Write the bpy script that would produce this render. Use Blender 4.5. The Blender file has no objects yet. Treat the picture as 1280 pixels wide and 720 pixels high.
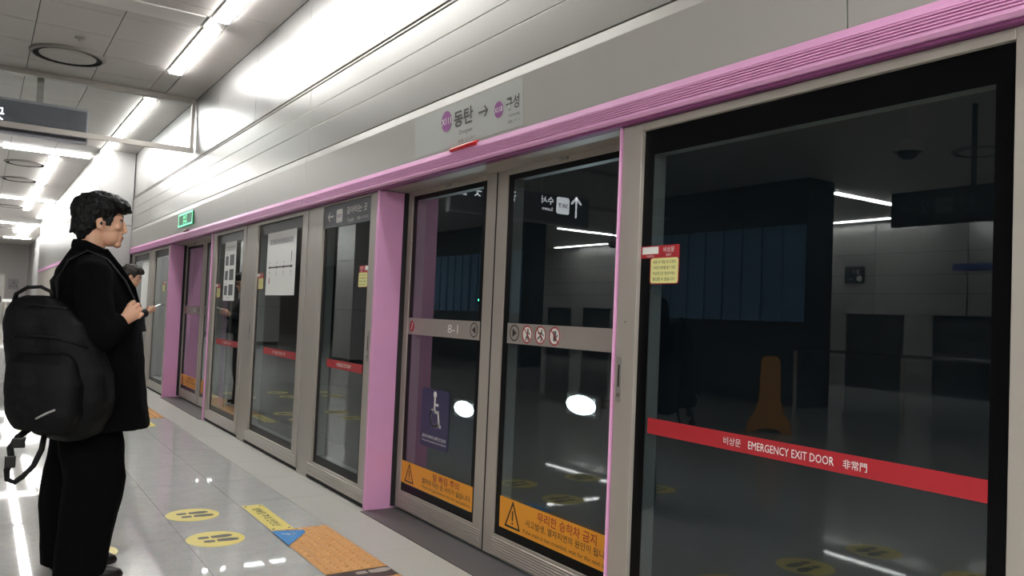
import bpy, bmesh, math, random
from mathutils import Vector, Matrix, noise
random.seed(7)
S = bpy.context.scene
COL = S.collection
R = math.radians

# ---------------------------------------------------------------- camera
cam = bpy.data.objects.new('camera', bpy.data.cameras.new('camera'))
COL.objects.link(cam); S.camera = cam
cam.data.sensor_width = 36.0
cam.data.lens = 28.125
cam.data.clip_start = 0.05; cam.data.clip_end = 200
cam.matrix_world = Matrix(((0.8312, -0.0557, -0.5531, 0.0),
                           (-0.5543, -0.0067, -0.8323, 0.0),
                           (0.0427, 0.9984, -0.0364, 0.0),
                           (0, 0, 0, 1)))
cam.matrix_world = Matrix.Translation((0, 0, 1.30)) @ cam.matrix_world.to_3x3().to_quaternion().to_matrix().to_4x4()
# ---------------------------------------------------------------- world, exposure
S.view_settings.view_transform = 'Standard'
S.view_settings.look = 'None'
S.view_settings.gamma = 1.0
S.view_settings.use_curve_mapping = False
S.view_settings.exposure = 1.0
S.cycles.max_bounces = 8
S.cycles.diffuse_bounces = 4
S.cycles.glossy_bounces = 5
S.cycles.transparent_max_bounces = 16
S.cycles.sample_clamp_indirect = 6.0
S.cycles.use_denoising = True
S.cycles.caustics_reflective = False
S.cycles.caustics_refractive = False
W = bpy.data.worlds.new('station_world'); S.world = W; W.use_nodes = True
W.node_tree.nodes['Background'].inputs[0].default_value = (0.02, 0.022, 0.025, 1)
W.node_tree.nodes['Background'].inputs[1].default_value = 0.3
LIGHT = 24.0          # strength of the ceiling light lines

# ---------------------------------------------------------------- materials
def srgb(r, g, b):
    f = lambda c: (c/255/12.92) if c/255 <= 0.04045 else ((c/255+0.055)/1.055)**2.4
    return (f(r), f(g), f(b), 1)
MATS = {}
def mat(name, rgb, rough=0.5, metal=0.0, spec=0.5, noise_amt=0.0, noise_scale=8.0, bump=0.0, bump_scale=60.0, stretch=None, sheen=0, coat=0):
    if name in MATS: return MATS[name]
    m = bpy.data.materials.new(name); m.use_nodes = True
    nt = m.node_tree; b = nt.nodes['Principled BSDF']
    c = srgb(*rgb)
    b.inputs['Base Color'].default_value = c
    b.inputs['Roughness'].default_value = rough
    b.inputs['Metallic'].default_value = metal
    b.inputs['Specular IOR Level'].default_value = spec
    if coat: b.inputs['Coat Weight'].default_value = coat; b.inputs['Coat Roughness'].default_value = 0.05
    if sheen: b.inputs['Sheen Weight'].default_value = sheen
    tc = nt.nodes.new('ShaderNodeTexCoord')
    src = tc.outputs['Object']
    if stretch:
        mp = nt.nodes.new('ShaderNodeMapping'); mp.inputs['Scale'].default_value = stretch
        nt.links.new(src, mp.inputs[0]); src = mp.outputs[0]
    if noise_amt:
        n = nt.nodes.new('ShaderNodeTexNoise'); n.inputs['Scale'].default_value = noise_scale; n.inputs['Detail'].default_value = 5
        nt.links.new(src, n.inputs['Vector'])
        mx = nt.nodes.new('ShaderNodeMix'); mx.data_type = 'RGBA'
        mx.inputs[6].default_value = [max(0, v*(1-noise_amt)) for v in c[:3]]+[1]
        mx.inputs[7].default_value = [min(1, v*(1+noise_amt)) for v in c[:3]]+[1]
        nt.links.new(n.outputs['Fac'], mx.inputs[0]); nt.links.new(mx.outputs[2], b.inputs['Base Color'])
    if bump:
        n2 = nt.nodes.new('ShaderNodeTexNoise'); n2.inputs['Scale'].default_value = bump_scale; n2.inputs['Detail'].default_value = 4
        nt.links.new(src, n2.inputs['Vector'])
        bp = nt.nodes.new('ShaderNodeBump'); bp.inputs['Strength'].default_value = bump; bp.inputs['Distance'].default_value = 0.01
        nt.links.new(n2.outputs['Fac'], bp.inputs['Height']); nt.links.new(bp.outputs[0], b.inputs['Normal'])
    MATS[name] = m
    return m
def emis(name, rgb, strength):
    if name in MATS: return MATS[name]
    m = bpy.data.materials.new(name); m.use_nodes = True
    b = m.node_tree.nodes['Principled BSDF']
    b.inputs['Base Color'].default_value = (0.6, 0.6, 0.6, 1)
    b.inputs['Emission Color'].default_value = srgb(*rgb)
    b.inputs['Emission Strength'].default_value = strength
    MATS[name] = m
    return m
def glass_mat(name, tint, base=0.05):
    m = bpy.data.materials.new(name); m.use_nodes = True
    nt = m.node_tree; nt.nodes.clear(); N = nt.nodes.new; L = nt.links.new
    out = N('ShaderNodeOutputMaterial'); g = N('ShaderNodeNewGeometry')
    dot = N('ShaderNodeVectorMath'); dot.operation = 'DOT_PRODUCT'
    L(g.outputs['Normal'], dot.inputs[0]); L(g.outputs['Incoming'], dot.inputs[1])
    ab = N('ShaderNodeMath'); ab.operation = 'ABSOLUTE'; L(dot.outputs['Value'], ab.inputs[0])
    inv = N('ShaderNodeMath'); inv.operation = 'SUBTRACT'; inv.inputs[0].default_value = 1; L(ab.outputs[0], inv.inputs[1])
    pw = N('ShaderNodeMath'); pw.operation = 'POWER'; L(inv.outputs[0], pw.inputs[0]); pw.inputs[1].default_value = 5
    r1 = N('ShaderNodeMath'); r1.operation = 'MULTIPLY_ADD'; L(pw.outputs[0], r1.inputs[0]); r1.inputs[1].default_value = 1-base; r1.inputs[2].default_value = base
    nu = N('ShaderNodeMath'); nu.operation = 'MULTIPLY'; L(r1.outputs[0], nu.inputs[0]); nu.inputs[1].default_value = 2
    de = N('ShaderNodeMath'); de.operation = 'ADD'; L(r1.outputs[0], de.inputs[0]); de.inputs[1].default_value = 1
    ma = N('ShaderNodeMath'); ma.operation = 'DIVIDE'; L(nu.outputs[0], ma.inputs[0]); L(de.outputs[0], ma.inputs[1])   # both faces of the pane reflect
    bf = N('ShaderNodeMath'); bf.operation = 'SUBTRACT'; bf.inputs[0].default_value = 1; L(g.outputs['Backfacing'], bf.inputs[1])
    fac = N('ShaderNodeMath'); fac.operation = 'MULTIPLY'; L(ma.outputs[0], fac.inputs[0]); L(bf.outputs[0], fac.inputs[1])
    tr = N('ShaderNodeBsdfTransparent'); tr.inputs[0].default_value = (*tint, 1)
    gl = N('ShaderNodeBsdfGlossy'); gl.inputs['Roughness'].default_value = 0.0; gl.inputs[0].default_value = (0.95, 1, 1, 1)
    mx = N('ShaderNodeMixShader'); L(fac.outputs[0], mx.inputs[0]); L(tr.outputs[0], mx.inputs[1]); L(gl.outputs[0], mx.inputs[2])
    L(mx.outputs[0], out.inputs[0])
    MATS[name] = m
    return m

M_frame = mat('door_frame_metal', (172, 165, 156), 0.42, 0.3, noise_amt=0.05, noise_scale=3, stretch=(1, 1, 0.15))
M_panel = mat('brushed_wall_panel', (186, 184, 179), 0.33, 0.75, noise_amt=0.03, noise_scale=2)
M_upper = mat('upper_wall_panel', (164, 162, 160), 0.30, 0.45, noise_amt=0.02, noise_scale=1.5)
M_fascia = mat('fascia_paint', (186, 183, 177), 0.36, 0.45, noise_amt=0.03, noise_scale=2)
M_signplate = mat('name_plate_film', (186, 188, 184), 0.45, 0.2)
M_joint = mat('dark_joint', (52, 52, 52), 0.6)
M_pink = mat('pink_paint', (224, 162, 204), 0.38, 0.1, noise_amt=0.04, noise_scale=5)
M_pinkd = mat('pink_lip', (120, 58, 104), 0.45)
M_black = mat('black_border', (6, 6, 8), 0.3, spec=0.12)
M_rubber_gap = mat('rubber_and_gap_shade', (22, 20, 22), 0.7)  # also stands for the shade in the gap under the panels
M_glass = glass_mat('tinted_glass', (0.70, 0.76, 0.78))
M_clear = glass_mat('clear_glass', (0.96, 0.98, 0.98), 0.03)
M_white = mat('white_print', (232, 232, 228), 0.5)
M_ink = mat('black_print', (36, 30, 30), 0.5)
M_grey_ink = mat('grey_print', (84, 82, 80), 0.5)
M_red = mat('red_print', (168, 32, 42), 0.45)
M_darkred = mat('dark_red_print', (150, 24, 34), 0.45)
M_orange = mat('orange_sticker', (236, 158, 40), 0.45)
M_yellow = mat('yellow_sticker', (230, 212, 120), 0.4, noise_amt=0.06, noise_scale=20)
M_cream = mat('cream_sticker', (226, 222, 150), 0.5)
M_navy = mat('navy_sticker', (38, 40, 78), 0.4)
M_blue = mat('blue_sticker', (64, 140, 205), 0.4, noise_amt=0.15, noise_scale=40)
M_band = mat('grey_band_film', (158, 150, 144), 0.5, 0.2)
M_purple = mat('purple_print', (150, 84, 146), 0.5)
M_sign = mat('sign_board_grey', (94, 94, 101), 0.5)
M_signlit = emis('sign_letters', (245, 248, 255), 1.6)
M_signcase = mat('sign_case_metal', (150, 148, 154), 0.4, 0.5)
M_ceil = mat('ceiling_panel', (186, 180, 175), 0.5, 0.15, noise_amt=0.03, noise_scale=2)
M_ceilw = mat('ceiling_strip_white', (214, 210, 204), 0.5)
M_rail = mat('barrier_rail_metal', (158, 152, 146), 0.4, 0.5)
M_vent = mat('vent_metal', (132, 126, 122), 0.5, 0.3)
M_ventd = mat('vent_slot', (40, 38, 38), 0.7)
M_lamp = emis('light_diffuser', (252, 253, 251), LIGHT)
M_sill = mat('door_sill', (92, 88, 88), 0.5, 0.2, noise_amt=0.08, noise_scale=30)
M_tactile = mat('tactile_orange', (206, 152, 92), 0.6, noise_amt=0.08, noise_scale=12)
M_brown = mat('brown_sticker', (60, 44, 38), 0.5)
M_edge = mat('edge_tile', (182, 180, 173), 0.38, noise_amt=0.10, noise_scale=40, bump=0.15, bump_scale=50, stretch=(6, 0.6, 1))
M_concrete = mat('tunnel_concrete', (58, 60, 62), 0.9, noise_amt=0.2, noise_scale=3)
M_tunnel_wall = mat('tunnel_lining', (88, 100, 110), 0.8, noise_amt=0.2, noise_scale=2)
M_core = mat('dark_cladding', (46, 48, 52), 0.5, 0.2)
M_hoard = mat('blue_corrugated_sheet', (110, 150, 186), 0.6)
M_bluesign = mat('blue_sign_strip', (42, 56, 120), 0.5)
M_steel = mat('polished_steel', (170, 170, 170), 0.2, 1.0)
M_endwall = mat('end_wall_paint', (150, 143, 140), 0.6)
M_barric = mat('barrier_yellow_plastic', (176, 120, 52), 0.5)
M_skin = mat('skin', (214, 166, 138), 0.55, noise_amt=0.05, noise_scale=30)
M_skin.node_tree.nodes['Principled BSDF'].inputs['Subsurface Weight'].default_value = 0.15
M_skin.node_tree.nodes['Principled BSDF'].inputs['Subsurface Radius'].default_value = (0.01, 0.004, 0.002)
M_lip = mat('lips', (170, 96, 88), 0.45)
M_hair = mat('black_hair', (9, 8, 9), 0.5, spec=0.2, noise_amt=0.5, noise_scale=90, bump=0.5, bump_scale=120, stretch=(1, 1, 0.25))
M_hair2 = mat('dark_brown_hair', (34, 26, 22), 0.5, noise_amt=0.4, noise_scale=90, bump=0.5, bump_scale=120)
M_wool = mat('black_wool', (7, 7, 9), 0.95, noise_amt=0.25, noise_scale=60, bump=0.2, bump_scale=250, spec=0.08)
M_trouser = mat('black_trouser_cloth', (6, 6, 7), 0.95, noise_amt=0.15, noise_scale=40, bump=0.15, bump_scale=200, spec=0.08)
M_pack = mat('black_nylon', (5, 5, 7), 0.6, noise_amt=0.2, noise_scale=50, bump=0.25, bump_scale=300, spec=0.18)
M_strap = mat('black_webbing', (12, 12, 13), 0.6, spec=0.2)
M_shoe = mat('black_leather', (13, 12, 12), 0.3)
M_jacket = mat('dark_jacket_cloth', (22, 21, 24), 0.85)
M_denim = mat('grey_denim', (98, 96, 92), 0.85, noise_amt=0.25, noise_scale=25)
M_sneaker = mat('white_rubber', (215, 212, 205), 0.5)
M_eye = mat('eye_white', (225, 220, 215), 0.2)
M_iris = mat('eye_iris', (25, 16, 12), 0.2)

def floor_material():
    m = bpy.data.materials.new('polished_granite'); m.use_nodes = True
    nt = m.node_tree; b = nt.nodes['Principled BSDF']; N = nt.nodes.new; L = nt.links.new
    tc = N('ShaderNodeTexCoord')
    n = N('ShaderNodeTexNoise'); n.inputs['Scale'].default_value = 9; n.inputs['Detail'].default_value = 8; n.inputs['Roughness'].default_value = 0.75
    v = N('ShaderNodeTexVoronoi'); v.inputs['Scale'].default_value = 160
    L(tc.outputs['Object'], n.inputs['Vector']); L(tc.outputs['Object'], v.inputs['Vector'])
    a = N('ShaderNodeMix'); a.data_type = 'RGBA'; a.inputs[6].default_value = srgb(176, 176, 174); a.inputs[7].default_value = srgb(212, 211, 207)
    L(n.outputs['Fac'], a.inputs[0])
    c = N('ShaderNodeMix'); c.data_type = 'RGBA'; c.blend_type = 'MULTIPLY'; c.inputs[0].default_value = 0.18
    L(a.outputs[2], c.inputs[6]); L(v.outputs['Color'], c.inputs[7]); L(c.outputs[2], b.inputs['Base Color'])
    b.inputs['Roughness'].default_value = 0.025
    b.inputs['Specular IOR Level'].default_value = 0.36
    MATS['polished_granite'] = m
    return m
M_floor = floor_material()

# ---------------------------------------------------------------- mesh helpers
ORG = {}
def tag(o, label=None, cat=None, group=None, kind=None):
    if label: o['label'] = label
    if cat: o['category'] = cat
    if group: o['group'] = group
    if kind: o['kind'] = kind
    return o
def thing(name, loc, label, cat, group=None, kind=None):
    o = bpy.data.objects.new(name, None); COL.objects.link(o); o.location = loc
    o.empty_display_size = 0.1
    ORG[o.name] = Vector(loc)
    return tag(o, label, cat, group, kind)
def link_mesh(name, me, material, parent=None):
    o = bpy.data.objects.new(name, me); COL.objects.link(o)
    if material and not me.materials: me.materials.append(material)
    if parent:
        o.parent = parent; ORG[o.name] = ORG[parent.name].copy()
    else: ORG[o.name] = Vector((0, 0, 0))
    return o
class MB:
    def __init__(s): s.v = []; s.f = []
    def add(s, vs, fs):
        k = len(s.v); s.v += [tuple(p) for p in vs]; s.f += [tuple(i+k for i in f) for f in fs]; return s
    def box(s, x0, x1, y0, y1, z0, z1):
        if x0 > x1: x0, x1 = x1, x0
        if y0 > y1: y0, y1 = y1, y0
        if z0 > z1: z0, z1 = z1, z0
        return s.add([(x0,y0,z0),(x1,y0,z0),(x1,y1,z0),(x0,y1,z0),(x0,y0,z1),(x1,y0,z1),(x1,y1,z1),(x0,y1,z1)],
                     [(3,2,1,0),(4,5,6,7),(0,1,5,4),(1,2,6,5),(2,3,7,6),(3,0,4,7)])
    def prism_y(s, pts, y0, y1):
        """profile pts in (x,z), run along y"""
        n = len(pts)
        vs = [(x, y0, z) for x, z in pts]+[(x, y1, z) for x, z in pts]
        fs = [tuple(range(n))[::-1], tuple(range(n, 2*n))]+[(i, (i+1) % n, n+(i+1) % n, n+i) for i in range(n)]
        return s.add(vs, fs)
    def plate(s, pts, T, thick):
        """outline pts in the local xy plane, pushed along local z by thick; T maps to space"""
        n = len(pts)
        vs = [T @ Vector((x, y, 0)) for x, y in pts]+[T @ Vector((x, y, thick)) for x, y in pts]
        fs = [tuple(range(n))[::-1], tuple(range(n, 2*n))]+[(i, (i+1) % n, n+(i+1) % n, n+i) for i in range(n)]
        return s.add(vs, fs)
    def ring(s, T, r0, r1, thick, n=32, sx=1.0):
        o = [(r1*sx*math.cos(2*math.pi*i/n), r1*math.sin(2*math.pi*i/n)) for i in range(n)]
        q = [(r0*sx*math.cos(2*math.pi*i/n), r0*math.sin(2*math.pi*i/n)) for i in range(n)]
        vs = [T @ Vector((x, y, 0)) for x, y in o]+[T @ Vector((x, y, 0)) for x, y in q]+[T @ Vector((x, y, thick)) for x, y in o]+[T @ Vector((x, y, thick)) for x, y in q]
        fs = []
        for i in range(n):
            j = (i+1) % n
            fs += [(2*n+i, 2*n+j, 3*n+j, 3*n+i), (i, j, 2*n+j, 2*n+i), (n+j, n+i, 3*n+i, 3*n+j), (j, i, n+i, n+j)]
        return s.add(vs, fs)
    def lathe(s, prof, c, n=24):
        k = len(prof); vs = []
        for i in range(n):
            a = 2*math.pi*i/n
            vs += [(c[0]+r*math.cos(a), c[1]+r*math.sin(a), c[2]+z) for r, z in prof]
        fs = [(i*k+j, ((i+1) % n)*k+j, ((i+1) % n)*k+j+1, i*k+j+1) for i in range(n) for j in range(k-1)]
        return s.add(vs, fs)
    def tube(s, pts, rad, n=10, closed_caps=True, up=Vector((0, 0, 1))):
        """rad: number, or per point number or (a,b) ellipse radii: a sideways, b along up"""
        P = [Vector(p) for p in pts]; k0 = len(s.v); m = len(P)
        for i, p in enumerate(P):
            d = (P[min(i+1, m-1)]-P[max(i-1, 0)]).normalized()
            u = up if abs(d.dot(up)) < 0.97 else Vector((1, 0, 0))
            a = d.cross(u).normalized(); b = a.cross(d).normalized()
            r = rad[i] if isinstance(rad, (list, tuple)) else rad
            ra, rb = r if isinstance(r, (list, tuple)) else (r, r)
            for j in range(n):
                t = 2*math.pi*j/n
                s.v.append(tuple(p+a*ra*math.cos(t)+b*rb*math.sin(t)))
        for i in range(m-1):
            for j in range(n):
                j2 = (j+1) % n
                s.f.append((k0+i*n+j, k0+i*n+j2, k0+(i+1)*n+j2, k0+(i+1)*n+j))
        if closed_caps:
            s.f.append(tuple(k0+j for j in range(n))[::-1]); s.f.append(tuple(k0+(m-1)*n+j for j in range(n)))
        return s
    def loft(s, secs, n=28, power=2.0):
        """secs: (z, cx, cy, rx, ry[, rot]) superelliptic rings stacked upwards"""
        k0 = len(s.v)
        for sc in secs:
            z, cx, cy, rx, ry = sc[:5]; rot = sc[5] if len(sc) > 5 else 0
            for j in range(n):
                t = 2*math.pi*j/n; c, q = math.cos(t), math.sin(t)
                x = rx*math.copysign(abs(c)**(2/power), c); y = ry*math.copysign(abs(q)**(2/power), q)
                s.v.append((cx+x*math.cos(rot)-y*math.sin(rot), cy+x*math.sin(rot)+y*math.cos(rot), z))
        for i in range(len(secs)-1):
            for j in range(n):
                j2 = (j+1) % n
                s.f.append((k0+i*n+j, k0+i*n+j2, k0+(i+1)*n+j2, k0+(i+1)*n+j))
        s.f.append(tuple(k0+j for j in range(n))[::-1]); s.f.append(tuple(k0+(len(secs)-1)*n+j for j in range(n)))
        return s
    def ball(s, c, r, rot=None, nu=16, nv=10):
        c = Vector(c); r = r if isinstance(r, (tuple, list)) else (r, r, r)
        Mx = rot or Matrix.Identity(3)
        k0 = len(s.v)
        s.v.append(tuple(c+Mx @ Vector((0, 0, -r[2]))))
        for i in range(1, nv):
            ph = -math.pi/2+math.pi*i/nv
            for j in range(nu):
                t = 2*math.pi*j/nu
                s.v.append(tuple(c+Mx @ Vector((r[0]*math.cos(ph)*math.cos(t), r[1]*math.cos(ph)*math.sin(t), r[2]*math.sin(ph)))))
        s.v.append(tuple(c+Mx @ Vector((0, 0, r[2])))); top = len(s.v)-1
        for j in range(nu):
            j2 = (j+1) % nu
            s.f.append((k0, k0+1+j2, k0+1+j)); s.f.append((top, top-nu+j, top-nu+j2))
            for i in range(nv-2):
                a = k0+1+i*nu
                s.f.append((a+j, a+j2, a+nu+j2, a+nu+j))
        return s
    def mesh(s, off=Vector((0, 0, 0)), smooth=False):
        me = bpy.data.meshes.new('mesh')
        me.from_pydata([(x-off[0], y-off[1], z-off[2]) for x, y, z in s.v], [], s.f)
        me.update()
        if smooth: me.polygons.foreach_set('use_smooth', [True]*len(me.polygons))
        return me
    def build(s, name, material, parent=None, smooth=False, bevel=0.0):
        off = ORG[parent.name] if parent else Vector((0, 0, 0))
        o = link_mesh(name, s.mesh(off, smooth), material, parent)
        if bevel:
            b = o.modifiers.new('bevel', 'BEVEL'); b.width = bevel; b.segments = 2; b.limit_method = 'ANGLE'
        return o
def solid(s, voxel, smooth=4):
    """fuse overlapping shapes of a builder into one continuous surface"""
    me = s.mesh()
    o = bpy.data.objects.new('fuse', me); COL.objects.link(o)
    r = o.modifiers.new('r', 'REMESH'); r.mode = 'VOXEL'; r.voxel_size = voxel; r.use_smooth_shade = True
    if smooth:
        sm = o.modifiers.new('s', 'SMOOTH'); sm.iterations = smooth; sm.factor = 0.5
    dg = bpy.context.evaluated_depsgraph_get()
    out = bpy.data.meshes.new_from_object(o.evaluated_get(dg))
    bpy.data.objects.remove(o); bpy.data.meshes.remove(me)
    out.polygons.foreach_set('use_smooth', [True]*len(out.polygons))
    return out
def put(name, me, material, parent):
    me.transform(Matrix.Translation(-ORG[parent.name]))
    return link_mesh(name, me, material, parent)
def dup(root, delta, label=None, group=None):
    r = root.copy(); COL.objects.link(r); r.location = root.location+Vector(delta)
    ORG[r.name] = ORG[root.name]+Vector(delta)
    if label: r['label'] = label
    if group: r['group'] = group
    for ch in [c for c in bpy.data.objects if c.parent == root]:
        c = ch.copy(); COL.objects.link(c); c.parent = r; ORG[c.name] = ORG[ch.name]+Vector(delta)
        for g in [q for q in bpy.data.objects if q.parent == ch]:
            d = g.copy(); COL.objects.link(d); d.parent = c; ORG[d.name] = ORG[g.name]+Vector(delta)
    return r
# frames for flat print:  wall print (read by someone looking to +X), hanging print (looking to +Y), floor print
def Twall(x, y, z): return Matrix(((0, 0, -1, x), (-1, 0, 0, y), (0, 1, 0, z), (0, 0, 0, 1)))
def Thang(x, y, z): return Matrix(((1, 0, 0, x), (0, 0, -1, y), (0, 1, 0, z), (0, 0, 0, 1)))
def Tfloor(x, y, z, ang=0): return Matrix.Translation((x, y, z)) @ Matrix.Rotation(ang, 4, 'Z')
_dg = bpy.context.evaluated_depsgraph_get
def text(body, T, height, material, parent, width=None, align='CENTER', name='lettering', bold=0.0, ext=0.0006):
    c = bpy.data.curves.new('t', 'FONT'); c.body = body; c.size = 1; c.resolution_u = 2; c.align_x = align; c.align_y = 'CENTER'
    c.offset = bold
    o = bpy.data.objects.new('t', c); COL.objects.link(o)
    me = bpy.data.meshes.new_from_object(o.evaluated_get(_dg()))
    bpy.data.objects.remove(o)
    xs = [v.co.x for v in me.vertices]; ys = [v.co.y for v in me.vertices]
    if not xs: return None
    h = max(ys)-min(ys); w = max(xs)-min(xs)
    sy = height/h; sx = (width/w) if width else sy
    cx = (max(xs)+min(xs))/2 if align == 'CENTER' else min(xs); cy = (max(ys)+min(ys))/2
    bm = bmesh.new(); bm.from_mesh(me)
    bmesh.ops.remove_doubles(bm, verts=bm.verts, dist=1e-5)
    for v in bm.verts: v.co = Vector(((v.co.x-cx)*sx, (v.co.y-cy)*sy, ext))
    bm.to_mesh(me); bm.free()
    me.transform(T); me.transform(Matrix.Translation(-ORG[parent.name]))
    me.materials.clear(); me.materials.append(material)
    return link_mesh(name, me, None, parent)
def rect(w, h, r=0.0, n=5):
    if r <= 0: return [(-w/2, -h/2), (w/2, -h/2), (w/2, h/2), (-w/2, h/2)]
    pts = []
    for cx, cy, a0 in ((w/2-r, -h/2+r, -90), (w/2-r, h/2-r, 0), (-w/2+r, h/2-r, 90), (-w/2+r, -h/2+r, 180)):
        for i in range(n+1):
            a = R(a0+90*i/n); pts.append((cx+r*math.cos(a), cy+r*math.sin(a)))
    return pts
def disc(r, n=28, sx=1): return [(r*sx*math.cos(2*math.pi*i/n), r*math.sin(2*math.pi*i/n)) for i in range(n)]
def stroke(mb, T, pts, w, thick=0.0006, closed=False):
    P = list(pts)+([pts[0]] if closed else [])
    for (x0, y0), (x1, y1) in zip(P, P[1:]):
        L = math.hypot(x1-x0, y1-y0) or 1e-6; dx, dy = (x1-x0)/L*w/2, (y1-y0)/L*w/2
        mb.plate([(x0-dx+dy, y0-dy-dx), (x1+dx+dy, y1+dy-dx), (x1+dx-dy, y1+dy+dx), (x0-dx-dy, y0-dy+dx)], T, thick)
    return mb
def arrow(mb, T, L, w, d, thick=0.0008):
    """arrow along direction d=(dx,dy), length L"""
    dx, dy = d
    t = (dx*L/2, dy*L/2); b = (-t[0], -t[1]); h = L*0.42
    stroke(mb, T, [b, t], w, thick)
    for sg in (1, -1):
        a = R(135*sg); q = (dx*math.cos(a)-dy*math.sin(a), dx*math.sin(a)+dy*math.cos(a))
        stroke(mb, T, [t, (t[0]+q[0]*h, t[1]+q[1]*h)], w, thick)
    return mb

X1, X2, XW, ZC, HD = 2.17, 2.37, 2.14, 3.87, 2.11
PITCH = 6.93
XL = -12.9
Y0, Y1 = -9.0, 47.0

# ================================================================ SETTING
# floor: a slab with a shallow bed that carries the separate stone tiles
colsx = [-0.29, 0.36, 1.01, 1.48, 1.82, 2.13]
TY0, TY1, TS = 2.57, 17.45, 0.62*1.1
rows = []
y = 4.0-2*0.70
while y < 17.4: rows.append(y); y += 0.70
TY0, TY1 = rows[0], rows[-1]
fl = MB()
fl.box(XL, colsx[0], Y0, Y1, -0.30, 0); fl.box(colsx[0], 2.13, Y0, TY0, -0.30, 0); fl.box(colsx[0], 2.13, TY1, Y1, -0.30, 0)
fl.box(colsx[0], 2.13, TY0, TY1, -0.30, -0.004); fl.box(2.13, 2.47, Y0, Y1, -0.30, -0.006)
floor = tag(fl.build('floor', M_floor), 'polished light grey stone platform floor', kind='structure')
for i in range(len(colsx)-1):
    for j in range(len(rows)-1):
        g = 0.0015
        last = i == len(colsx)-2
        MB().box(colsx[i]+g, colsx[i+1]-g, rows[j]+g, rows[j+1]-g, -0.004, 0.0 if not last else 0.0005).build('stone_tile', M_edge if last else M_floor, floor)
# ceiling: backing slab with separate metal panels under it
ce = MB().box(XL, 2.5, Y0, Y1, ZC+0.012, ZC+0.3)
ceiling = tag(ce.build('ceiling', M_joint), 'grey metal panelled platform ceiling', kind='structure')
cxs = [0.30-1.3, -0.35, 0.30, 0.95, 1.58]
cys = [5.84+0.71*k for k in range(0, 30)]
for i in range(4):
    for j in range(len(cys)-1):
        if abs((cys[j]+cys[j+1])/2-7.62) < 0.3: continue
        MB().box(cxs[i]+0.004, cxs[i+1]-0.004, cys[j]+0.003, cys[j+1]-0.003, ZC, ZC+0.014).build('ceiling_panel', M_ceil, ceiling)
for j in range(10):
    MB().box(1.77+0.004, XW+0.004, 5.84+1.42*j+0.003, 5.84+1.42*(j+1)-0.003, ZC, ZC+0.014).build('ceiling_panel', M_ceil, ceiling)
for i in range(4):
    for ya, yb in ((cys[2]+0.003, 7.447), (7.763, cys[3]-0.003)): MB().box(cxs[i]+0.004, cxs[i+1]-0.004, ya, yb, ZC, ZC+0.014).build('ceiling_panel', M_ceil, ceiling)
far = MB()
far.box(XL, -1.0, Y0, Y1, ZC, ZC+0.014); far.box(-1.0, XW, Y0, cys[0], ZC, ZC+0.014); far.box(-1.0, XW, cys[-1], Y1, ZC, ZC+0.014)
o = far.build('ceiling_panel', M_ceil, ceiling); o['kind'] = 'stuff'
MB().box(1.585, 1.765, cys[0], 20.0, ZC+0.004, ZC+0.014).build('lighting_channel', M_ceil, ceiling)
o = MB().box(-1.0, 1.55, 7.45, 7.76, ZC-0.012, ZC+0.01).build('white_strip', M_ceilw, ceiling); o['label'] = 'white flat strip across the ceiling'

# right wall above the doors
wr = MB()
wr.box(X1+0.02, 2.47, Y0, 15.25, HD+0.01, ZC+0.02)
wall_r = tag(wr.build('wall_right', M_joint), 'metal clad wall above the platform doors', kind='structure')
uy = [-6.05, -4.55, -3.05, -1.55, -0.05, 1.45, 3.43, 4.91, 6.40, 7.92, 9.45, 10.95, 12.4, 13.85, 15.25]
for a, b in zip(uy, uy[1:]):
    MB().box(XW+0.012, X1+0.02, a+0.004, b-0.004, 3.125, ZC).build('upper_panel', M_upper, wall_r)
MB().box(XW+0.004, X1+0.02, Y0, 15.25, 3.075, 3.088).build('joint_trim', M_rail, wall_r)
MB().box(XW+0.004, X1+0.02, Y0, 15.25, 3.103, 3.117).build('joint_trim', M_rail, wall_r)
my = [-9.0, -0.66, 6.27, 13.45, 15.25]
for a, b in zip(my, my[1:]):
    for z0, z1 in ((2.535, 2.745), (2.75, 2.895), (2.90, 3.06)):
        MB().box(XW, X1+0.02, a+0.003, b-0.003, z0, z1).build('wall_panel', M_panel, wall_r, bevel=0.002)
fy = [-9.0, -4.0, -0.66, 1.45, 6.27, 8.03, 13.2, 15.25]
for a, b in zip(fy, fy[1:]):
    MB().prism_y([(X1+0.02, 2.215), (XW+0.004, 2.215), (XW-0.012, 2.475), (XW-0.003, 2.525), (X1+0.02, 2.525)], a+0.0025, b-0.0025).build('fascia_panel', M_fascia, wall_r)
# pink fluted beam
pb = [-9.0, -0.66, 6.27, 13.2, 15.25]
for a, b in zip(pb, pb[1:]):
    pr = [(X1+0.02, 2.112), (XW-0.006, 2.112), (XW-0.016, 2.122)]
    for k in range(6):
        z = 2.128+k*0.0096
        pr += [(XW-0.016, z), (XW-0.016, z+0.0045), (XW-0.009, z+0.0055), (XW-0.009, z+0.0090)]
    pr += [(XW-0.012, 2.185), (XW-0.006, 2.213), (X1+0.02, 2.213)]
    MB().prism_y(pr, a+0.002, b-0.002).build('pink_beam', M_pink, wall_r)
o = MB().box(XW+0.004, X1+0.02, Y0, 15.25, 2.100, 2.111).build('pink_beam_lip', M_pinkd, wall_r)
# header soffit above the recessed doors
o = MB().box(X1-0.005, 2.47, Y0, 15.25, 2.105, 2.125).build('door_header', M_frame, wall_r)

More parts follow.
